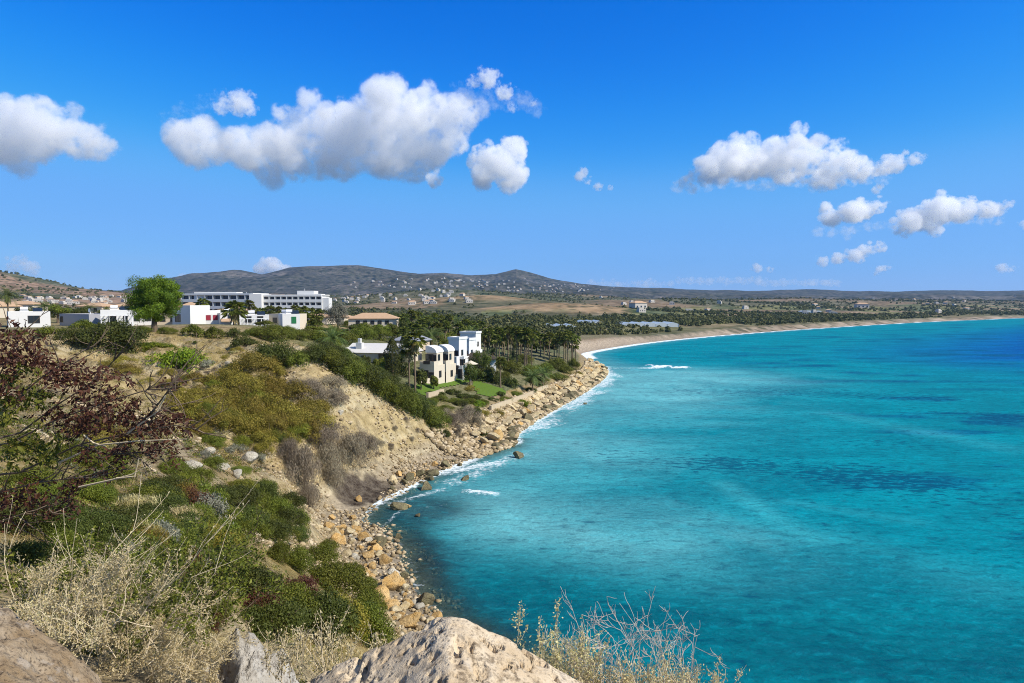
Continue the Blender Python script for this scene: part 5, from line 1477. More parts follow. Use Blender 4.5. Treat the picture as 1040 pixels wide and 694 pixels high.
for row in range(3):
    for (p, nrm, ang) in coast_walk(0, 0, [3.0, 2.7, 2.7][row]):
        q = p + nrm * (0.4 + row * 2.2 + rr_.uniform(-.35, .35)) + np.array([math.cos(ang), math.sin(ang)]) * rr_.uniform(-.4, .4)
        z = .2 + row * .85 + rr_.uniform(-.12, .12)
        k = 'dark' if (row == 0 and rr_.random() < .6) else ('orange' if rr_.random() < .12 else 'pale')
        boulder(k, q[0], q[1], rr_.uniform(1.6, 2.5), {'dark': 'wet dark block at the waterline of the armoured point', 'orange': 'orange-stained block among the pale sea-wall rocks', 'pale': 'pale armour block on the slanting rock revetment'}[k],
                {'dark': 'dark blocks along the point', 'orange': 'orange blocks along the point', 'pale': 'pale armour blocks along the point'}[k], z=z, sx=1.35, sink=.3, rz=ang + 1.1 + rr_.uniform(-.25, .25), tilt=.35)
# cove shore
for (px, py, s, k, lab) in [(397, 592, 2.6, 'orange', 'large rounded orange boulder at the near waterline'), (386, 610, 2.4, 'orange', 'tall orange boulder below the large rounded one'), (398, 616, 1.9, 'orange', 'orange boulder lowest of the near waterline pile'),
                            (414, 632, 2.0, 'orange', 'ochre boulder nearest the pale foreground rock'), (432, 612, 1.6, 'dark', 'flat dark rock awash beside the near boulders'), (392, 566, 1.5, 'orange', 'ochre boulder awash above the large one'), (386, 554, 1.6, 'dark', 'dark green-brown rock at the cove edge'),
                            (364, 506, 1.2, 'orange', 'small orange boulder alone on the dark seaweed'), (405, 516, 1.9, 'dark', 'brown rock standing in the cove shallows'), (412, 510, 1.4, 'orange', 'ochre rock beside the brown one in the shallows'),
                            (433, 496, 1.9, 'dark', 'flat mossy rock at the inner cove edge'), (473, 486, 1.6, 'dark', 'lone dark rock in the foam'), (527, 464, 2.0, 'dark', 'black rock off the tip of the rubble shore'), (436, 458, 2.3, 'dark', 'big dark boulder at the foot of the cliff end'),
                            (594, 410, 1.3, 'dark', 'small black rock in the water off the armoured point'), (405, 545, 1.0, 'dark', 'small rock awash in the cove'), (424, 523, .9, 'dark', 'small dark rock showing above the cove water'), (520, 452, 2.0, 'dark', 'dark rock at the end of the rubble shore')]:
    p = at_z(px, py, 0.15 if k == 'dark' else .6)
    boulder(k, p[0], p[1], s, lab, z=max(gz(p[0], p[1]), -.1) if True else 0, sink=.3)
cov = [(440, 636), (428, 622), (408, 604), (398, 580), (390, 560), (376, 545), (360, 535), (345, 540), (350, 555), (362, 572), (375, 590), (340, 552), (335, 538), (350, 530), (330, 548), (356, 548), (368, 560), (380, 578), (402, 626)]
ncov = 0
while ncov < 90:
    a = rr_.choice(cov); px, py = a[0] + rr_.gauss(0, 9), a[1] + rr_.gauss(0, 7)
    p = at_z(px, py, .6)
    d = coast_sd(np.array([p[:2]]))[0]
    if d < -1.0 or d > 9 or gz(p[0], p[1]) > 4.2: continue
    k = 'dark' if d < .6 and rr_.random() < .75 else rr_.choice(['orange', 'orange', 'pale', 'pale', 'white'])
    boulder(k, p[0], p[1], rr_.choice([.5, .65, .8, 1.0, 1.4]), {'dark': 'wet dark boulder along the near cove waterline', 'orange': 'ochre boulder tumbled along the near cove shore', 'pale': 'pale boulder tumbled along the near cove shore', 'white': 'whitish boulder tumbled along the near cove shore'}[k],
            {'dark': 'wet boulders of the cove', 'orange': 'ochre boulders of the cove', 'pale': 'pale boulders of the cove', 'white': 'whitish boulders of the cove'}[k]); ncov += 1
nr = 0
while nr < 36:
    f = rr_.random(); px = 395 + f * 128; py = 494 - f * 44 + rr_.gauss(0, 5)
    p = at_z(px, py, .5); d = coast_sd(np.array([p[:2]]))[0]
    if d < -1.2 or d > 9: continue
    k = 'dark' if d < 1.2 or f > .6 and rr_.random() < .6 else rr_.choice(['pale', 'orange'])
    boulder(k, p[0], p[1], rr_.choice([.7, .9, 1.2, 1.6]), {'dark': 'dark rubble rock on the far cove shore', 'pale': 'pale rubble rock on the far cove shore', 'orange': 'ochre rubble rock on the far cove shore'}[k], {'dark': 'dark rubble of the far cove', 'pale': 'pale rubble of the far cove', 'orange': 'ochre rubble of the far cove'}[k]); nr += 1
for (px, py, s, lab) in [(252, 470, 2.2, 'angular grey-white rock at the centre of the slope'), (226, 478, 1.3, 'white rock left of the angular one'), (240, 486, 1.2, 'flat white slab below the angular rock'), (212, 462, 1.2, 'pale rock by the tips of the red-leaved branches'),
                         (198, 478, 1.4, 'chalky rock beside the bare path'), (346, 421, 1.2, 'grey boulder stuck on the pale cliff'), (206, 500, 1.0, 'small white stone under the chalky rock'), (232, 372, 1.0, 'small pale rock at the slope top'), (250, 366, .8, 'pale stone beside the big dark shrub')]:
    p = gp(px, py, 35)
    boulder('white', p[0], p[1], s, lab, sink=.25)
# pebbles: uncountable small stones on beach and path
def pebbles():
    g = np.random.default_rng(9); P = []
    n = 30000
    yy = g.uniform(45, 125, n); xx = g.uniform(-32, 5, n); Q = np.column_stack([xx, yy]); d = coast_sd(Q); z = ground(Q)
    q0 = at_z(372, 500, .6); wr = np.exp(-(((xx - q0[0] - .3 * (yy - q0[1])) / 3.6) ** 2 + ((yy - q0[1]) / 6.2) ** 2))
    k = (wr < .4) & (d > -.5) & (d < 10) & (z < 3.5) & (g.uniform(0, 1, n) < np.clip(1.0 - d / 12, .1, 1) * .7)
    Q2 = np.column_stack([g.uniform(-40, -4, 15000), g.uniform(34, 104, 15000)]); f = fbm(Q2 / 5.0, 3, 77)
    Q2 = Q2[f > .12]
    Q3 = np.column_stack([g.uniform(-14, 36, 60000), g.uniform(104, 240, 60000)]); d3 = coast_sd(Q3)
    Q3 = Q3[(d3 > -.8) & (d3 < 6.8)]
    A = np.vstack([Q[k], Q2, Q3]); zA = ground(A); n = len(A)
    s = g.uniform(.05, .22, n) * np.where(g.uniform(0, 1, n) < .1, 1.7, 1)
    m3 = len(Q3); s[-m3:] = g.uniform(.2, .55, m3); zA[-m3:] += g.uniform(0, .3, m3)
    V8 = IV1
    jit = 1 + g.uniform(-.3, .3, (n, len(V8)))
    V = V8[None] * jit[:, :, None] * s[:, None, None] * np.array([1, 1, .7]) + np.column_stack([A, zA + s * .3])[:, None, :]
    F = IF1[None] + (np.arange(n) * len(V8))[:, None, None]
    t = NT('pebble_stone')
    c = t.node('ShaderNodeValToRGB'); t.put(c.inputs[0], t.attr('tint', 'Fac'))
    c.color_ramp.elements[0].color = (.16, .12, .07, 1); c.color_ramp.elements[1].color = (.50, .41, .28, 1); e = c.color_ramp.elements.new(.5); e.color = (.34, .25, .13, 1)
    m = t.done(t.bsdf(c.outputs[0], .9))
    tag(obj('pebbles', npmesh('pebbles', V.reshape(-1, 3), F.reshape(-1, 3), m, False, {'tint': np.repeat(g.uniform(0, 1, n), len(V8))})), 'loose stones on the beach and slope', 'stones', kind='stuff')
pebbles()
def dry_grass():
    g = np.random.default_rng(19); n = 60000
    yy = np.exp(g.uniform(math.log(7), math.log(115), n)); px = g.uniform(-30, 460, n)
    Q = np.column_stack([(px - 520) / FPX * yy, yy]); d = coast_sd(Q); f = fbm(Q / 6.0, 3, 177)
    k = (d > 7) & (f + g.uniform(-.3, .3, n) > .05); Q = Q[k]; z = ground(Q); k = z > 3; Q, z = Q[k], z[k]; n = len(Q)
    s = g.uniform(.15, .4, n) * np.clip(Q[:, 1] / 60, .35, 1.2)
    N = np.column_stack([g.normal(0, 1, n), g.normal(0, 1, n), g.normal(0, .15, n)])
    al = np.column_stack([g.normal(0, .3, n), g.normal(0, .3, n), np.ones(n)])
    V, F, T = leaf_geo(np.column_stack([Q, z + s * .35]), N, s, .14, .1, g, al)
    tag(obj('dry_grass', npmesh('dry_grass', V, F, mat_leaf('dry_grass_blades', [(0.24, 0.17, 0.06), (0.38, 0.28, 0.10), (0.50, 0.40, 0.19)], objvar=0), False, {'tint': T})), 'sparse ochre dry grass over the slope', 'grass', kind='stuff')
dry_grass()
def low_scrub():
    g = np.random.default_rng(29); n = 26000
    yy = np.exp(g.uniform(math.log(11), math.log(118), n)); px = g.uniform(-30, 450, n)
    Q = np.column_stack([(px - 520) / FPX * yy, yy]); d = coast_sd(Q); z = ground(Q)
    e = .6; sx = (ground(Q + [e, 0]) - z) / e; sy = (ground(Q + [0, e]) - z) / e; sl = np.hypot(sx, sy)
    f = fbm(Q / 7.0, 4, 333); f2 = fbm(Q / 19.0, 3, 343)
    bare = np.exp(-((px - 215 - (yy - 34) * -2.2) / 9) ** 2) * (yy > 28) * (yy < 62)
    k = (d > 9) & (z > 2.5) & (f + .4 * f2 + g.uniform(-.45, .45, n) > np.where((yy > 60) & (px > 110) & (px < 345), -.2, -.04)) & ((sl < .75) | (g.uniform(0, 1, n) < .12)) & (bare < .5)
    Q, z, f2, px, yy = Q[k], z[k], f2[k], px[k], yy[k]; n = len(Q)
    r = g.uniform(.18, .62, n) * np.clip(yy / 50, .45, 1.15); h = r * g.uniform(.5, 1.0, n)
    green = (yy < 62) & (px < 330)
    q = 44
    D = unit(g.normal(0, 1, (n * q, 3))); D[:, 2] = np.abs(D[:, 2])
    Cc = np.repeat(np.column_stack([Q, z]), q, 0) + D * np.repeat(np.column_stack([r, r, h]), q, 0) * g.uniform(.5, 1, n * q)[:, None]
    V, F, T = leaf_geo(Cc, D, np.repeat(np.clip(r * .28, .05, .14), q), .4, .5, g)
    pal = np.array([(.06, .075, .011), (.10, .118, .015), (.17, .145, .022), (.21, .165, .03), (.20, .155, .09), (.10, .06, .03), (.13, .14, .09)])
    pg = np.array([.26, .28, .16, .06, .08, .07, .09]); po = np.array([.08, .12, .28, .22, .18, .07, .05])
    ci = np.where(green, g.choice(7, n, p=pg), g.choice(7, n, p=po))
    Cl = np.repeat(pal[ci] * g.uniform(.75, 1.3, (n, 1)), q, 0); Cl = np.repeat(Cl * g.uniform(.65, 1.4, (n * q, 1)), 4, 0)
    t = NT('scrub_leaves'); c = t.attr('Col')
    tr = t.node('ShaderNodeBsdfTranslucent'); t.put(tr.inputs[0], c); mx = t.node('ShaderNodeMixShader'); mx.inputs[0].default_value = .18
    t.l.new(t.bsdf(c, .65, None, .2), mx.inputs[1]); t.l.new(tr.outputs[0], mx.inputs[2])
    tag(obj('low_scrub', npmesh('low_scrub', V, F, t.done(mx.outputs[0]), False, {'Col': Cl})), 'low thorny ground cover over the headland slope', 'scrub', kind='stuff')
low_scrub()

# ------------------------------------------------------------------ foreground rocks
def grid_rock(name, label, cat, poly, mat, hfun, res=.02, zbase=20.0):
    """closed rock: a top surface over an xy outline plus skirt"""
    P = np.array(poly); lo, hi = P.min(0), P.max(0)
    gx = np.arange(lo[0], hi[0] + res, res); gy = np.arange(lo[1], hi[1] + res, res)
    X, Y = np.meshgrid(gx, gy); Q = np.stack([X.ravel(), Y.ravel()], 1)
    z = hfun(Q)
    ii = np.arange(len(Q)).reshape(X.shape)
    F = np.stack([ii[:-1, :-1].ravel(), ii[:-1, 1:].ravel(), ii[1:, 1:].ravel(), ii[1:, :-1].ravel()], 1)
    keep = (z[F] > zbase).sum(1) >= 1
    F = F[keep]; used = np.unique(F); rm = np.full(len(Q), -1); rm[used] = np.arange(len(used))
    V = np.column_stack([Q, np.maximum(z, zbase)])[used]
    o = obj(name, npmesh(name, V, rm[F], mat, True)); tag(o, label, cat); return o
def pitted_rock_mat(name, c1, c2, c3, s=1.0, b=1.0, crack=.45):
    t = NT(name)
    v = t.coord('Object')
    n = t.noise(2.2 * s, 8, v, .65); n2 = t.noise(11 * s, 7, v, .7)
    wv = t.node('ShaderNodeMix', data_type='RGBA'); 
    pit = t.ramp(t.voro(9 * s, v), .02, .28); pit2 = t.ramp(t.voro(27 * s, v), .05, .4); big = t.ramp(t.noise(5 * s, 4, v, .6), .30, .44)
    c = t.mix(t.ramp(n, .36, .62), c1, c2)
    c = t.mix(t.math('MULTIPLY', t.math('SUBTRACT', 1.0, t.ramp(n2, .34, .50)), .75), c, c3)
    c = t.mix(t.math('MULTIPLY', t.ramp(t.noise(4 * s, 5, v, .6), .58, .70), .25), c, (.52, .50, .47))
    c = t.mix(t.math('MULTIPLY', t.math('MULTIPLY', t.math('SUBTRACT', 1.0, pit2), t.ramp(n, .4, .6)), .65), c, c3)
    h = t.math('ADD', t.math('ADD', t.math('MULTIPLY', n2, .6), t.math('MULTIPLY', pit, .18)), t.math('ADD', t.math('MULTIPLY', pit2, .12), t.math('MULTIPLY', big, crack)))
    return t.done(t.bsdf(c, .95, t.bump(h, b, .06 / s), .1))
def prof(pts, D):
    """world x,z of a skyline given in pixels at depth D"""
    A = np.array([at_d(a, b, D) for a, b in pts]); return A[:, 0], A[:, 2]
# pale boulder the photographer stands behind
fx, fz = prof([(250, 760), (285, 712), (310, 692), (340, 676), (372, 664), (400, 652), (425, 639), (444, 629), (456, 626), (472, 629), (494, 640), (516, 650), (540, 664), (566, 680), (592, 694), (620, 715), (660, 760)], 3.6)
def h_fore(Q):
    f = np.clip((3.95 - Q[:, 1]) / .35, -3, 1.0)
    sc = Q[:, 1] / 3.6
    z = np.interp(Q[:, 0] / np.clip(sc, .2, 3), fx, fz)
    back = np.maximum(Q[:, 1] - 3.6, 0)
    front = np.maximum(3.6 - Q[:, 1], 0)
    z = z - 2.2 * back ** 1.3 - front * .12
    P3 = np.column_stack([Q, Q[:, 0] * 0])
    holes = sstep(.24, .42, fbm(Q / .055, 3, 404)) * .05 + sstep(.35, .6, fbm(Q / .16, 3, 414)) * .035
    return z + .02 * fbm(Q / .6, 4, 400) + .012 * fbm(Q / .11, 4, 410) - holes
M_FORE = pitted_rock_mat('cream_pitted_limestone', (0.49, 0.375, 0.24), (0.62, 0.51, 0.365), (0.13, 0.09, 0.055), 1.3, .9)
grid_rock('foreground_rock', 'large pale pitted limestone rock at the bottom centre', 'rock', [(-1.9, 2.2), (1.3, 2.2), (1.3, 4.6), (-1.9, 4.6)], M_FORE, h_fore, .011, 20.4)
# grey crag
cx_, cz_ = prof([(176, 706), (196, 676), (214, 664), (228, 652), (234, 632), (240, 626), (246, 632), (252, 628), (258, 630), (266, 640), (276, 650), (286, 655), (294, 668), (304, 690), (318, 706)], 6.4)
def h_crag(Q):
    sc = Q[:, 1] / 6.4
    z = np.interp(Q[:, 0] / sc + .05 * fbm(Q / .3, 3, 430), cx_, cz_)
    back = np.maximum(Q[:, 1] - 6.4, 0); front = np.maximum(6.4 - Q[:, 1], 0)
    z = z - 2.5 * back - front * .85
    rid = 1 - np.abs(fbm(np.column_stack([Q[:, 0] / .22, Q[:, 1] / .5]), 4, 440)) * 2
    return z + .10 * rid - .12 + .05 * fbm(Q / .09, 4, 450)
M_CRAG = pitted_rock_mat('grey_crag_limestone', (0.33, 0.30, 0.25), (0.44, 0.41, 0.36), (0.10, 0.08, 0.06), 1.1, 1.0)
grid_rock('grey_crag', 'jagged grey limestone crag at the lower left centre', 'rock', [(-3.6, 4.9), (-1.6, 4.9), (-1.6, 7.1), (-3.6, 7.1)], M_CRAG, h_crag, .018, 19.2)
# earthy brown bank, bottom left
bx_, bz_ = prof([(-120, 590), (-60, 600), (0, 612), (30, 628), (60, 650), (85, 675), (104, 694), (130, 730)], 2.6)
def h_bank(Q):
    sc = Q[:, 1] / 2.6
    z = np.interp(Q[:, 0] / sc, bx_, bz_)
    return z - 1.6 * np.maximum(Q[:, 1] - 2.6, 0) - .15 * np.maximum(2.6 - Q[:, 1], 0) + .035 * fbm(Q / .25, 4, 460) + .03 * fbm(Q / .04, 4, 470)
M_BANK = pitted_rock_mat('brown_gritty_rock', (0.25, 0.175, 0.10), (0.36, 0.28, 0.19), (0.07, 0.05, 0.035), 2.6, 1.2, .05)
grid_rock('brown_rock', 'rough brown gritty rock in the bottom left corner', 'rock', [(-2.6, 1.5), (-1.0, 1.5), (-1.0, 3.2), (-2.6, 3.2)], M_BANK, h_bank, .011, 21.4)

# ------------------------------------------------------------------ foreground plants
def grow(m, p, d, L, r, depth, g, leaves=None, up=.1, wig=.35, kids=(2, 4), n=5, minr=.0012):
    pts = [p.copy()]; dirs = [d.copy()]
    for k in range(n):
        d = d + np.array([g.gauss(0, wig), g.gauss(0, wig), g.gauss(0, wig) + up]) * .4; d = d / np.linalg.norm(d)
        p = p + d * L / n; pts.append(p.copy()); dirs.append(d.copy())
    m.tube(pts, [max(r * (1 - .6 * k / n), minr) for k in range(n + 1)], 4, cap=False)
    if leaves is not None and depth <= 1:
        for q, dd in zip(pts[1:], dirs[1:]): leaves.append((q, dd))
    if depth > 0:
        for c in range(g.randint(*kids)):
            i = g.randint(1, n)
            nd = dirs[i] + np.array([g.gauss(0, .6), g.gauss(0, .6), g.gauss(0, .5)]); nd = nd / np.linalg.norm(nd)
            grow(m, pts[i], nd, L * g.uniform(.4, .7), r * .6, depth - 1, g, leaves, up, wig, kids, n, minr)

def twig_bush(name, label, cat, roots, mat, leafmat, seed, L=.5, r=.005, depth=2, leaf=.02, per=3, up=.15, wig=.35, lean=(0, 0, 1), spread=.5, kids=(2, 4), asp=.5):
    g = random.Random(seed); m = MB(); lv = []
    for p in roots:
        d = np.array(lean, float) + np.array([g.gauss(0, spread), g.gauss(0, spread), g.gauss(0, .2)]); d /= np.linalg.norm(d)
        grow(m, np.array(p, float), d, L * g.uniform(.6, 1.2), r, depth, g, lv, up, wig, kids)
    c = np.mean(np.array(roots), axis=0)
    e = empty(name, tuple(c)); tag(e, label, cat)
    m.v = [tuple(np.array(q) - c) for q in m.v]
    m.build('twig', mat, e)
    if leafmat is not None and lv:
        gg = np.random.default_rng(seed)
        A = np.array([q for q, _ in lv]); Dd = np.array([d for _, d in lv])
        A = np.repeat(A, per, 0) + gg.normal(0, leaf * .7, (len(A) * per, 3)); Dd = np.repeat(Dd, per, 0)
        obj('foliage', leaf_mesh('foliage', A - c, gg.normal(0, 1, A.shape) + np.array([0, 0, .5]), leaf, leafmat, asp, .3, Dd + gg.normal(0, .5, Dd.shape)), e)
    return e
def px_roots(spots, D0, D1, g, jit=6, drop=0.0):
    out = []
    for (a, b) in spots:
        out.append(at_d(a + g.gauss(0, jit), b + g.gauss(0, jit), g.uniform(D0, D1)) - np.array([0, 0, drop]))
    return out
g_ = random.Random(3)
def fill(cx, cy, rx, ry, n):
    o = []
    for k in range(n):
        a = g_.uniform(0, 6.28); r = math.sqrt(g_.random()); o.append((cx + rx * r * math.cos(a), cy + ry * r * math.sin(a)))
    return o
twig_bush('straw_bush', 'tangled pale straw-coloured bush in the lower left', 'bush', px_roots(fill(75, 668, 95, 48, 95), 3.4, 5.0, g_), M_TWIG, LEAF_STRAW, 5, .33, .0034, 2, .016, 7, .10, .4, (.3, .1, .7), .6, asp=.36)
twig_bush('straw_stalks', 'long pale arching stalks standing out of the straw bush', 'stalks', px_roots(fill(85, 640, 90, 40, 26), 3.6, 4.8, g_), M_TWIG, LEAF_STRAW, 55, .62, .0032, 1, .016, 2, .12, .22, (.45, .1, .6), .35, (2, 3), asp=.36)
twig_bush('green_bush', 'fresh green undergrowth showing through the straw bush', 'bush', px_roots(fill(85, 645, 95, 50, 110), 3.8, 5.4, g_), M_BARK, LEAF_MID, 56, .26, .003, 1, .024, 5, .1, .4, (.2, 0, .8), .6)
twig_bush('straw_bush', 'second pale straw-coloured bush, lower right of the tangled one', 'bush', px_roots(fill(165, 690, 60, 24, 40), 3.6, 4.6, g_), M_TWIG, LEAF_STRAW, 6, .26, .0034, 2, .015, 6, .08, .4, (.4, .1, .6), .6, asp=.36)
twig_bush('dry_grass_clump', 'dry straw stalks along the left side of the pale rock', 'grass clump', px_roots(fill(335, 684, 68, 16, 60), 3.7, 4.6, g_, 3), M_TWIG, LEAF_STRAW, 8, .22, .003, 1, .018, 2, .3, .2, (.15, 0, 1), .35)
twig_bush('bare_twig_bush', 'bare grey twiggy bush against the water right of the pale rock', 'bush', px_roots(fill(635, 702, 80, 10, 34), 3.7, 4.5, g_, 3), M_GREYTWIG, None, 9, .33, .0030, 3, .02, 2, .16, .35, (.12, 0, 1), .42, (2, 3))
twig_bush('dry_grass_clump', 'yellow dry stalks right beside the pale rock', 'grass clump', px_roots(fill(570, 694, 48, 16, 60), 3.75, 4.4, g_, 3), M_TWIG, LEAF_STRAW, 10, .2, .003, 1, .017, 3, .25, .25, (.1, 0, 1), .4)
twig_bush('dry_grass_clump', 'low straw tangle under the bare twigs', 'grass clump', px_roots(fill(645, 706, 90, 9, 110), 3.6, 4.3, g_, 3), M_TWIG, LEAF_STRAW, 12, .16, .003, 1, .016, 2, .2, .3, (.0, 0, 1), .6)
for (sx_, sy_, sl_) in [(560, 674, 'tall seed-headed stalk rising over the water right of the pale rock'), (524, 668, 'shorter seed-headed stalk at the right shoulder of the pale rock')]:
    twig_bush('seed_stalk', sl_, 'stalk', px_roots([(sx_, sy_)], 3.9, 4.0, g_, 1), M_TWIG, LEAF_STRAW, 14 + sx_, .32, .003, 1, .018, 6, .4, .1, (.14, 0, 1), .08, (3, 5))
twig_bush('dry_grass_clump', 'short dry stalks along the top edge of the brown gritty rock', 'grass clump', px_roots(fill(48, 656, 52, 16, 46), 2.6, 2.9, g_, 4), M_TWIG, LEAF_STRAW, 17, .12, .0018, 1, .010, 3, .2, .35, (.1, 0, 1), .6)
# mats of low green twigs in front
twig_bush('green_bush', 'low leafy bush with fresh green leaves amid the straw', 'bush', px_roots(fill(150, 620, 80, 40, 80), 5.5, 8.0, g_), M_BARK, LEAF_MID, 21, .45, .004, 2, .035, 4, .1, .4, (.2, 0, .8), .6)

# red-leaved shrub reaching in from the left
def red_shrub():
    g = random.Random(77); m = MB(); lv = []
    root = np.array([-9.2, 8.2, gz(-9.2, 8.2) - .2])
    paths = [[(-60, 520, 9), (20, 440, 8.6), (60, 410, 8.3), (100, 385, 8.2), (127, 352, 8.1)],
             [(-60, 520, 9), (10, 450, 8.2), (60, 425, 7.9), (110, 408, 7.7), (150, 396, 7.6), (168, 388, 7.6)],
             [(-60, 540, 9), (20, 480, 8.0), (80, 452, 7.8), (130, 440, 7.6), (178, 432, 7.4), (200, 436, 7.4)],
             [(-60, 500, 9), (-10, 400, 8.6), (10, 360, 8.4), (25, 335, 8.3)],
             [(-60, 540, 9), (0, 500, 8), (40, 490, 7.8), (80, 485, 7.6), (112, 486, 7.5)],
             [(-60, 520, 9), (0, 420, 8.3), (40, 385, 8.2), (70, 366, 8.1), (92, 352, 8.1)],
             [(80, 452, 7.8), (110, 462, 7.7), (140, 460, 7.6), (172, 455, 7.5)],
             [(130, 440, 7.6), (155, 418, 7.5), (170, 398, 7.4), (176, 385, 7.4)],
             [(-60, 560, 8.6), (0, 530, 7.6), (30, 520, 7.4), (60, 512, 7.3)]]
    for pt in paths:
        P = [at_d(*q) for q in pt]
        # keep inside one plant: first path point joins the root
        if pt[0][0] < -30: P[0] = root
        m.tube([tuple(p) for p in P], [.015 * (1 - .7 * i / (len(P) - 1)) for i in range(len(P))], 5)
        for i in range(1, len(P)):
            for k in range(3):
                f = g.random(); p = P[i - 1] * (1 - f) + P[i] * f
                d = (P[i] - P[i - 1]); d = d / np.linalg.norm(d) + np.array([g.gauss(0, .5), g.gauss(0, .5), g.gauss(0, .5)]); d /= np.linalg.norm(d)
                if p[0] < at_d(-25, 347, p[1])[0]: continue
                grow(m, p, d, g.uniform(.3, .6), .009, 1, g, None, .05, .35, (1, 2), 4, .003)
    clusters = [(15, 345, 24, 22), (8, 372, 20, 18), (38, 362, 16, 12), (72, 374, 20, 14), (60, 388, 22, 12), (45, 372, 14, 10), (98, 380, 14, 7), (100, 420, 30, 18), (78, 430, 24, 16), (125, 420, 18, 14), (108, 400, 16, 9), (90, 398, 14, 8),
                (142, 436, 22, 16), (166, 424, 20, 14), (182, 436, 12, 12), (160, 452, 20, 10), (178, 462, 10, 6), (128, 456, 14, 9), (172, 388, 8, 10), (112, 378, 10, 8), (128, 386, 8, 6), (15, 400, 16, 10), (120, 462, 12, 7),
                (20, 508, 24, 12), (58, 512, 24, 10), (80, 492, 16, 9), (8, 526, 14, 8), (40, 492, 14, 8), (105, 478, 12, 8), (94, 460, 14, 8), (48, 420, 14, 9)]
    greens = [(8, 418, 18, 16), (30, 445, 22, 12), (10, 460, 18, 14), (45, 460, 16, 10), (28, 405, 14, 10), (22, 380, 10, 10), (35, 395, 10, 8), (55, 445, 12, 8), (-5, 390, 12, 14)]
    gg = np.random.default_rng(7)
    def mk(cls, dens, D0, D1):
        A, Dn = [], []
        for (cx, cy, rx, ry) in cls:
            n = int(rx * ry * dens)
            pin = max(3, n // 9)
            for k in range(pin):
                a = gg.uniform(0, 6.28); r = math.sqrt(gg.uniform(0, 1))
                c = at_d(cx + rx * r * math.cos(a), cy + ry * r * math.sin(a), gg.uniform(D0, D1))
                ax = unit(np.array([[gg.normal(0, .7), gg.normal(0, .7), gg.normal(-.45, .4)]]))[0]; sd = unit(np.cross(ax, gg.normal(0, 1, 3))[None])[0]
                for j in range(9):
                    A.append(c + ax * (j // 2) * .035 + sd * (.035 if j % 2 else -.035) * (j < 8)); Dn.append(sd * (1 if j % 2 else -1) * .9 + ax * .5 + np.array([0, 0, -.25]))
        return np.array(A), np.array(Dn)
    e = empty('red_leaved_shrub', tuple(root)); tag(e, 'shrub with dark maroon leaves reaching in from the left edge', 'shrub')
    m.v = [tuple(np.array(q) - root) for q in m.v]
    m.build('branch', M_BARK, e)
    A, Dn = mk(clusters, .85, 7.2, 8.6)
    obj('maroon_foliage', leaf_mesh('maroon_foliage', A - root, gg.normal(0, 1, A.shape) + np.array([.3, -.3, .4]), .062, LEAF_MAROON, .42, .3, Dn), e)
    A, Dn = mk(greens, .7, 7.4, 8.6)
    o = obj('green_foliage', leaf_mesh('green_foliage', A - root, gg.normal(0, 1, A.shape) + np.array([.3, -.3, .6]), .075, LEAF_MID, .42, .3, Dn), e)
    o['label'] = 'fresh green leaves low on the shrub'
    # pale dead twigs among the leaves
    tw = MB()
    for pt in [[(60, 470, 7.5), (100, 452, 7.4), (140, 448, 7.3), (190, 446, 7.3)], [(80, 495, 7.3), (120, 486, 7.2), (134, 482, 7.2), (147, 475, 7.2)], [(118, 486, 7.2), (137, 484, 7.2), (141, 466, 7.2)], [(130, 440, 7.4), (160, 418, 7.3), (168, 402, 7.3)], [(85, 442, 7.4), (95, 450, 7.4), (108, 454, 7.4)]]:
        tw.tube([tuple(at_d(*q) - root) for q in pt], [.012, .009, .007, .004][:len(pt)], 4)
    o = tw.build('dead_twig', M_TWIG, e)
red_shrub()
# ------------------------------------------------------------------ clouds (volumes)
def cloud_mat(name, dens, scale, thr):
    t = NT(name)
    v = t.node('ShaderNodeTexCoord').outputs['Object']
    d = t.attr('density', 'Fac')
    n1 = t.noise(scale * 1.7, 6, v, .64, .3)
    n2 = t.noise(scale * 5, 6, v, .7)
    k = t.math('ADD', t.math('MULTIPLY', n1, .65), t.math('MULTIPLY', n2, .35))
    x = t.math('ADD', t.math('MULTIPLY', d, 2.1), t.math('MULTIPLY', t.math('SUBTRACT', k, thr), 6.0))
    x = t.ramp(x, .15, .85)
    x = t.math('MULTIPLY', x, t.ramp(d, 0.0, .12))
    pv = t.node('ShaderNodeVolumePrincipled')
    pv.inputs['Color'].default_value = (1, 1, 1, 1)
    pv.inputs['Density Attribute'].default_value = ''
    pv.inputs['Anisotropy'].default_value = .1
    t.put(pv.inputs['Density'], t.math('MULTIPLY', x, dens))
    return t.done(pv.outputs[0], vol=True)
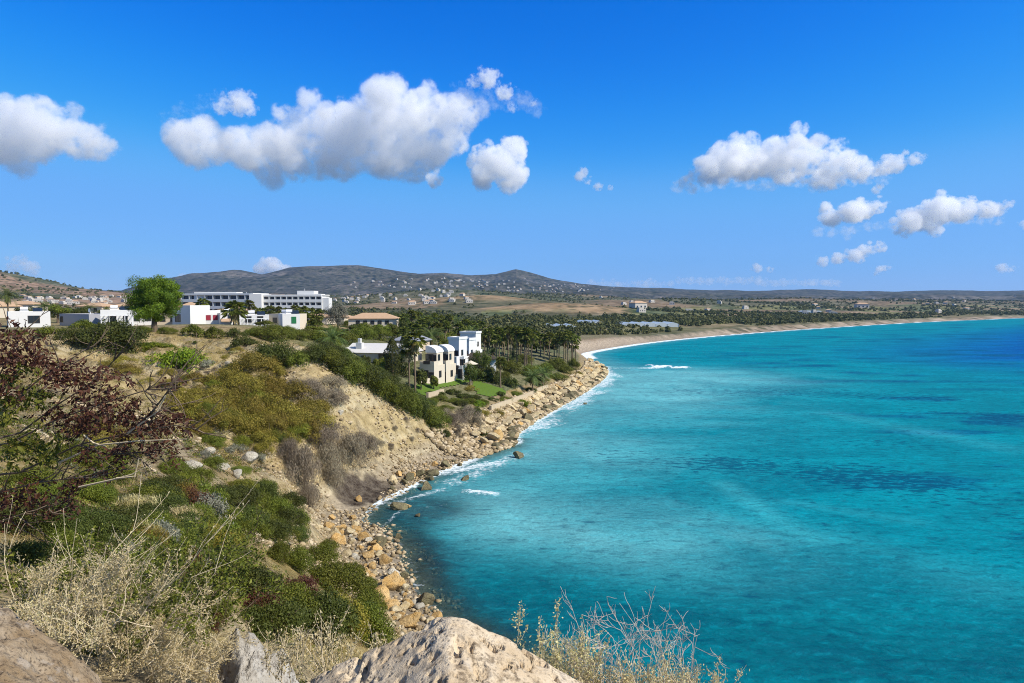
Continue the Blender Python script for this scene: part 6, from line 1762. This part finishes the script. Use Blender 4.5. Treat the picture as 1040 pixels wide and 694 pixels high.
def cloud(blobs, D, label, group=None, thr=.49, k=1.0, vox=None, name='cloud'):
    """blobs: (px, py, radius px); depth and jitter give it volume"""
    g = np.random.default_rng(int(blobs[0][0] * 7 + blobs[0][1]))
    V, F = [], []
    nv = len(IV2)
    c0 = at_d(np.mean([b[0] for b in blobs]), np.mean([b[1] for b in blobs]), D)
    for (a, b, r) in blobs:
        for q in range(2):
            rr = r / FPX * D * (1 if q == 0 else g.uniform(.5, .8))
            off = g.normal(0, .55, 3) * rr * (q > 0) + np.array([0, g.normal(0, .5) * rr, 0])
            p = at_d(a, b, D) - c0 + off
            V.append(IV2 * (1 + .22 * fbm(IV2 * 2.2 + a + q, 3, int(b)))[:, None] * rr * np.array([1, 1, .9]) + p); F.append(IF2 + nv * len(F))
        for q in range(7 if r > 8 else 3):
            dv = g.normal(0, 1, 3); dv /= np.linalg.norm(dv)
            if dv[2] < -.3: dv[2] *= -.6
            rr = r / FPX * D
            s_ = rr * g.uniform(.22, .48)
            V.append(IV2 * s_ * np.array([1, 1, .85]) + at_d(a, b, D) - c0 + dv * rr * g.uniform(.8, 1.15)); F.append(IF2 + nv * len(F))
    V = np.vstack(V); F = np.vstack(F)
    rmean = np.mean([b[2] for b in blobs]) / FPX * D
    me = npmesh(name, V, F)
    o = obj(name, me, None, tuple(c0))
    mat = cloud_mat(name, k * 16.0 / (rmean * 8), 1.15 / rmean, thr)
    me.materials.append(mat)
    ng = bpy.data.node_groups.new('fill_with_vapour', 'GeometryNodeTree')
    ng.interface.new_socket('Geometry', in_out='INPUT', socket_type='NodeSocketGeometry'); ng.interface.new_socket('Geometry', in_out='OUTPUT', socket_type='NodeSocketGeometry')
    gi = ng.nodes.new('NodeGroupInput'); go = ng.nodes.new('NodeGroupOutput')
    mv = ng.nodes.new('GeometryNodeMeshToVolume'); mv.resolution_mode = 'VOXEL_SIZE'
    mv.inputs['Density'].default_value = 1.0; mv.inputs['Voxel Size'].default_value = vox or rmean / 9; mv.inputs['Interior Band Width'].default_value = rmean * .75
    sm = ng.nodes.new('GeometryNodeSetMaterial'); sm.inputs['Material'].default_value = mat
    ng.links.new(gi.outputs[0], mv.inputs['Mesh']); ng.links.new(mv.outputs[0], sm.inputs[0]); ng.links.new(sm.outputs[0], go.inputs[0])
    md = o.modifiers.new('vapour', 'NODES'); md.node_group = ng
    tag(o, label, 'cloud', group)
    return o
cloud([(205, 148, 30), (185, 138, 20), (225, 152, 22), (262, 158, 28), (292, 150, 32), (320, 135, 26), (345, 128, 34), (375, 130, 34), (404, 122, 34), (432, 114, 30), (462, 116, 28), (350, 160, 30), (392, 158, 32), (430, 148, 32), (300, 170, 20), (268, 172, 16), (460, 142, 20), (330, 165, 24)], 5000,
      'largest white cloud, long and heaped, above the hotel')
cloud([(240, 103, 17), (228, 110, 11), (252, 112, 9)], 5000, 'wispy tuft rising at the left of the largest cloud', thr=.53, k=.6)
cloud([(495, 80, 13), (512, 92, 11), (482, 84, 9), (520, 108, 7), (542, 102, 6)], 5000, 'ragged wisps at the upper right of the largest cloud', thr=.53, k=.55)
cloud([(505, 168, 22), (522, 153, 16), (492, 180, 15), (522, 178, 18), (485, 162, 11), (440, 183, 10)], 4900, 'small puffy cloud at the right end of the largest one', thr=.49)
cloud([(-14, 132, 40), (22, 130, 34), (52, 140, 30), (80, 142, 26), (100, 148, 20), (20, 155, 22)], 5200, 'white cloud cut by the left edge of the picture')
cloud([(716, 172, 16), (738, 164, 24), (765, 160, 26), (792, 158, 26), (818, 160, 24), (846, 164, 20), (868, 172, 16), (700, 184, 10), (688, 187, 6), (830, 186, 15), (850, 180, 14), (800, 176, 16)], 5600, 'flat-bottomed white cloud high over the right of the bay')
cloud([(898, 170, 11), (915, 165, 13), (930, 162, 9), (884, 176, 8), (893, 192, 6)], 5600, 'small cloud trailing right of the flat-bottomed one', thr=.51, k=.7)
cloud([(845, 222, 11), (862, 217, 14), (880, 213, 13), (892, 210, 9)], 6200, 'small rounded cloud left of the lower right bank', thr=.49)
cloud([(915, 228, 13), (935, 222, 17), (957, 214, 18), (980, 214, 15), (1000, 213, 12), (1018, 212, 9), (915, 236, 9), (945, 234, 10)], 6200, 'long low cloud bank near the right edge', thr=.49)
cloud([(832, 266, 7), (848, 263, 8), (864, 260, 9), (880, 255, 9), (895, 252, 7), (872, 264, 6)], 7000, 'thin streaky cloud low over the right shore', thr=.51, k=.7)
cloud([(276, 270, 11), (266, 273, 8), (285, 274, 8)], 7600, 'small cloud peeping over the mountain saddle', k=.7)
for (bl, lab) in [([(590, 178, 8), (597, 184, 5)], 'tiny wisp alone in the middle of the sky'), ([(608, 189, 6), (620, 191, 4)], 'tinier wisp right of the lone middle one'), ([(18, 266, 9), (30, 272, 10), (10, 272, 8)], 'faint cloud low at the left over the brown hill'),
                  ([(770, 273, 6), (782, 274, 5)], 'faint small cloud low over the middle of the bay'), ([(1018, 272, 7), (1030, 273, 5)], 'faint small cloud low at the right edge'), ([(890, 274, 5), (900, 272, 5)], 'tiny faint cloud under the thin streaky one'), ([(1036, 228, 5), (1044, 230, 7)], 'scrap of cloud at the right edge')]:
    cloud(bl, 7200, lab, thr=.53, k=.4)
for (x0, x1, yb, lab) in [(600, 680, 289, 'low pale cloud bank on the horizon at the middle'), (690, 770, 285, 'low pale cloud bank over the right horizon'), (770, 850, 287, 'low pale cloud bank right of the others on the horizon'), (184, 212, 283, 'low cloud behind the left end of the mountain')]:
    cloud([(x0 + (x1 - x0) * i / 15, yb + random.uniform(-1.2, 1.2), random.uniform(4, 6)) for i in range(16)], 9000, lab, thr=.50, k=.14)

for (bl, lab) in [([(470 + 9 * i, 96 + 3 * math.sin(i * 1.7) + 1.5 * i, 12) for i in range(9)], 'thin torn veil trailing off the right end of the largest cloud'), ([(170 + 8 * i, 122 - 3 * i + 3 * math.sin(i * 2.1), 11) for i in range(8)], 'thin veil above the left end of the largest cloud'),
                  ([(690 + 14 * i, 190 + 2 * math.sin(i * 1.3) - .6 * i, 9) for i in range(16)], 'thin veil under the flat-bottomed cloud'), ([(830 + 13 * i, 236 + 2 * math.sin(i) - i, 8) for i in range(15)], 'thin streak under the long low cloud bank')]:
    cloud(bl, 5400, lab, thr=.56, k=.16)
# ------------------------------------------------------------------ the air over the bay
hz = MB(); hz.box(-7000, 7000, -140, 7400, -12, 420)
t = NT('sea_air')
pv = t.node('ShaderNodeVolumePrincipled')
pv.inputs['Color'].default_value = (.34, .60, 1, 1); pv.inputs['Density'].default_value = HAZE; pv.inputs['Anisotropy'].default_value = .2
pv.inputs['Density Attribute'].default_value = ''
tag(hz.build('haze', t.done(pv.outputs[0], vol=True)), kind='stuff')
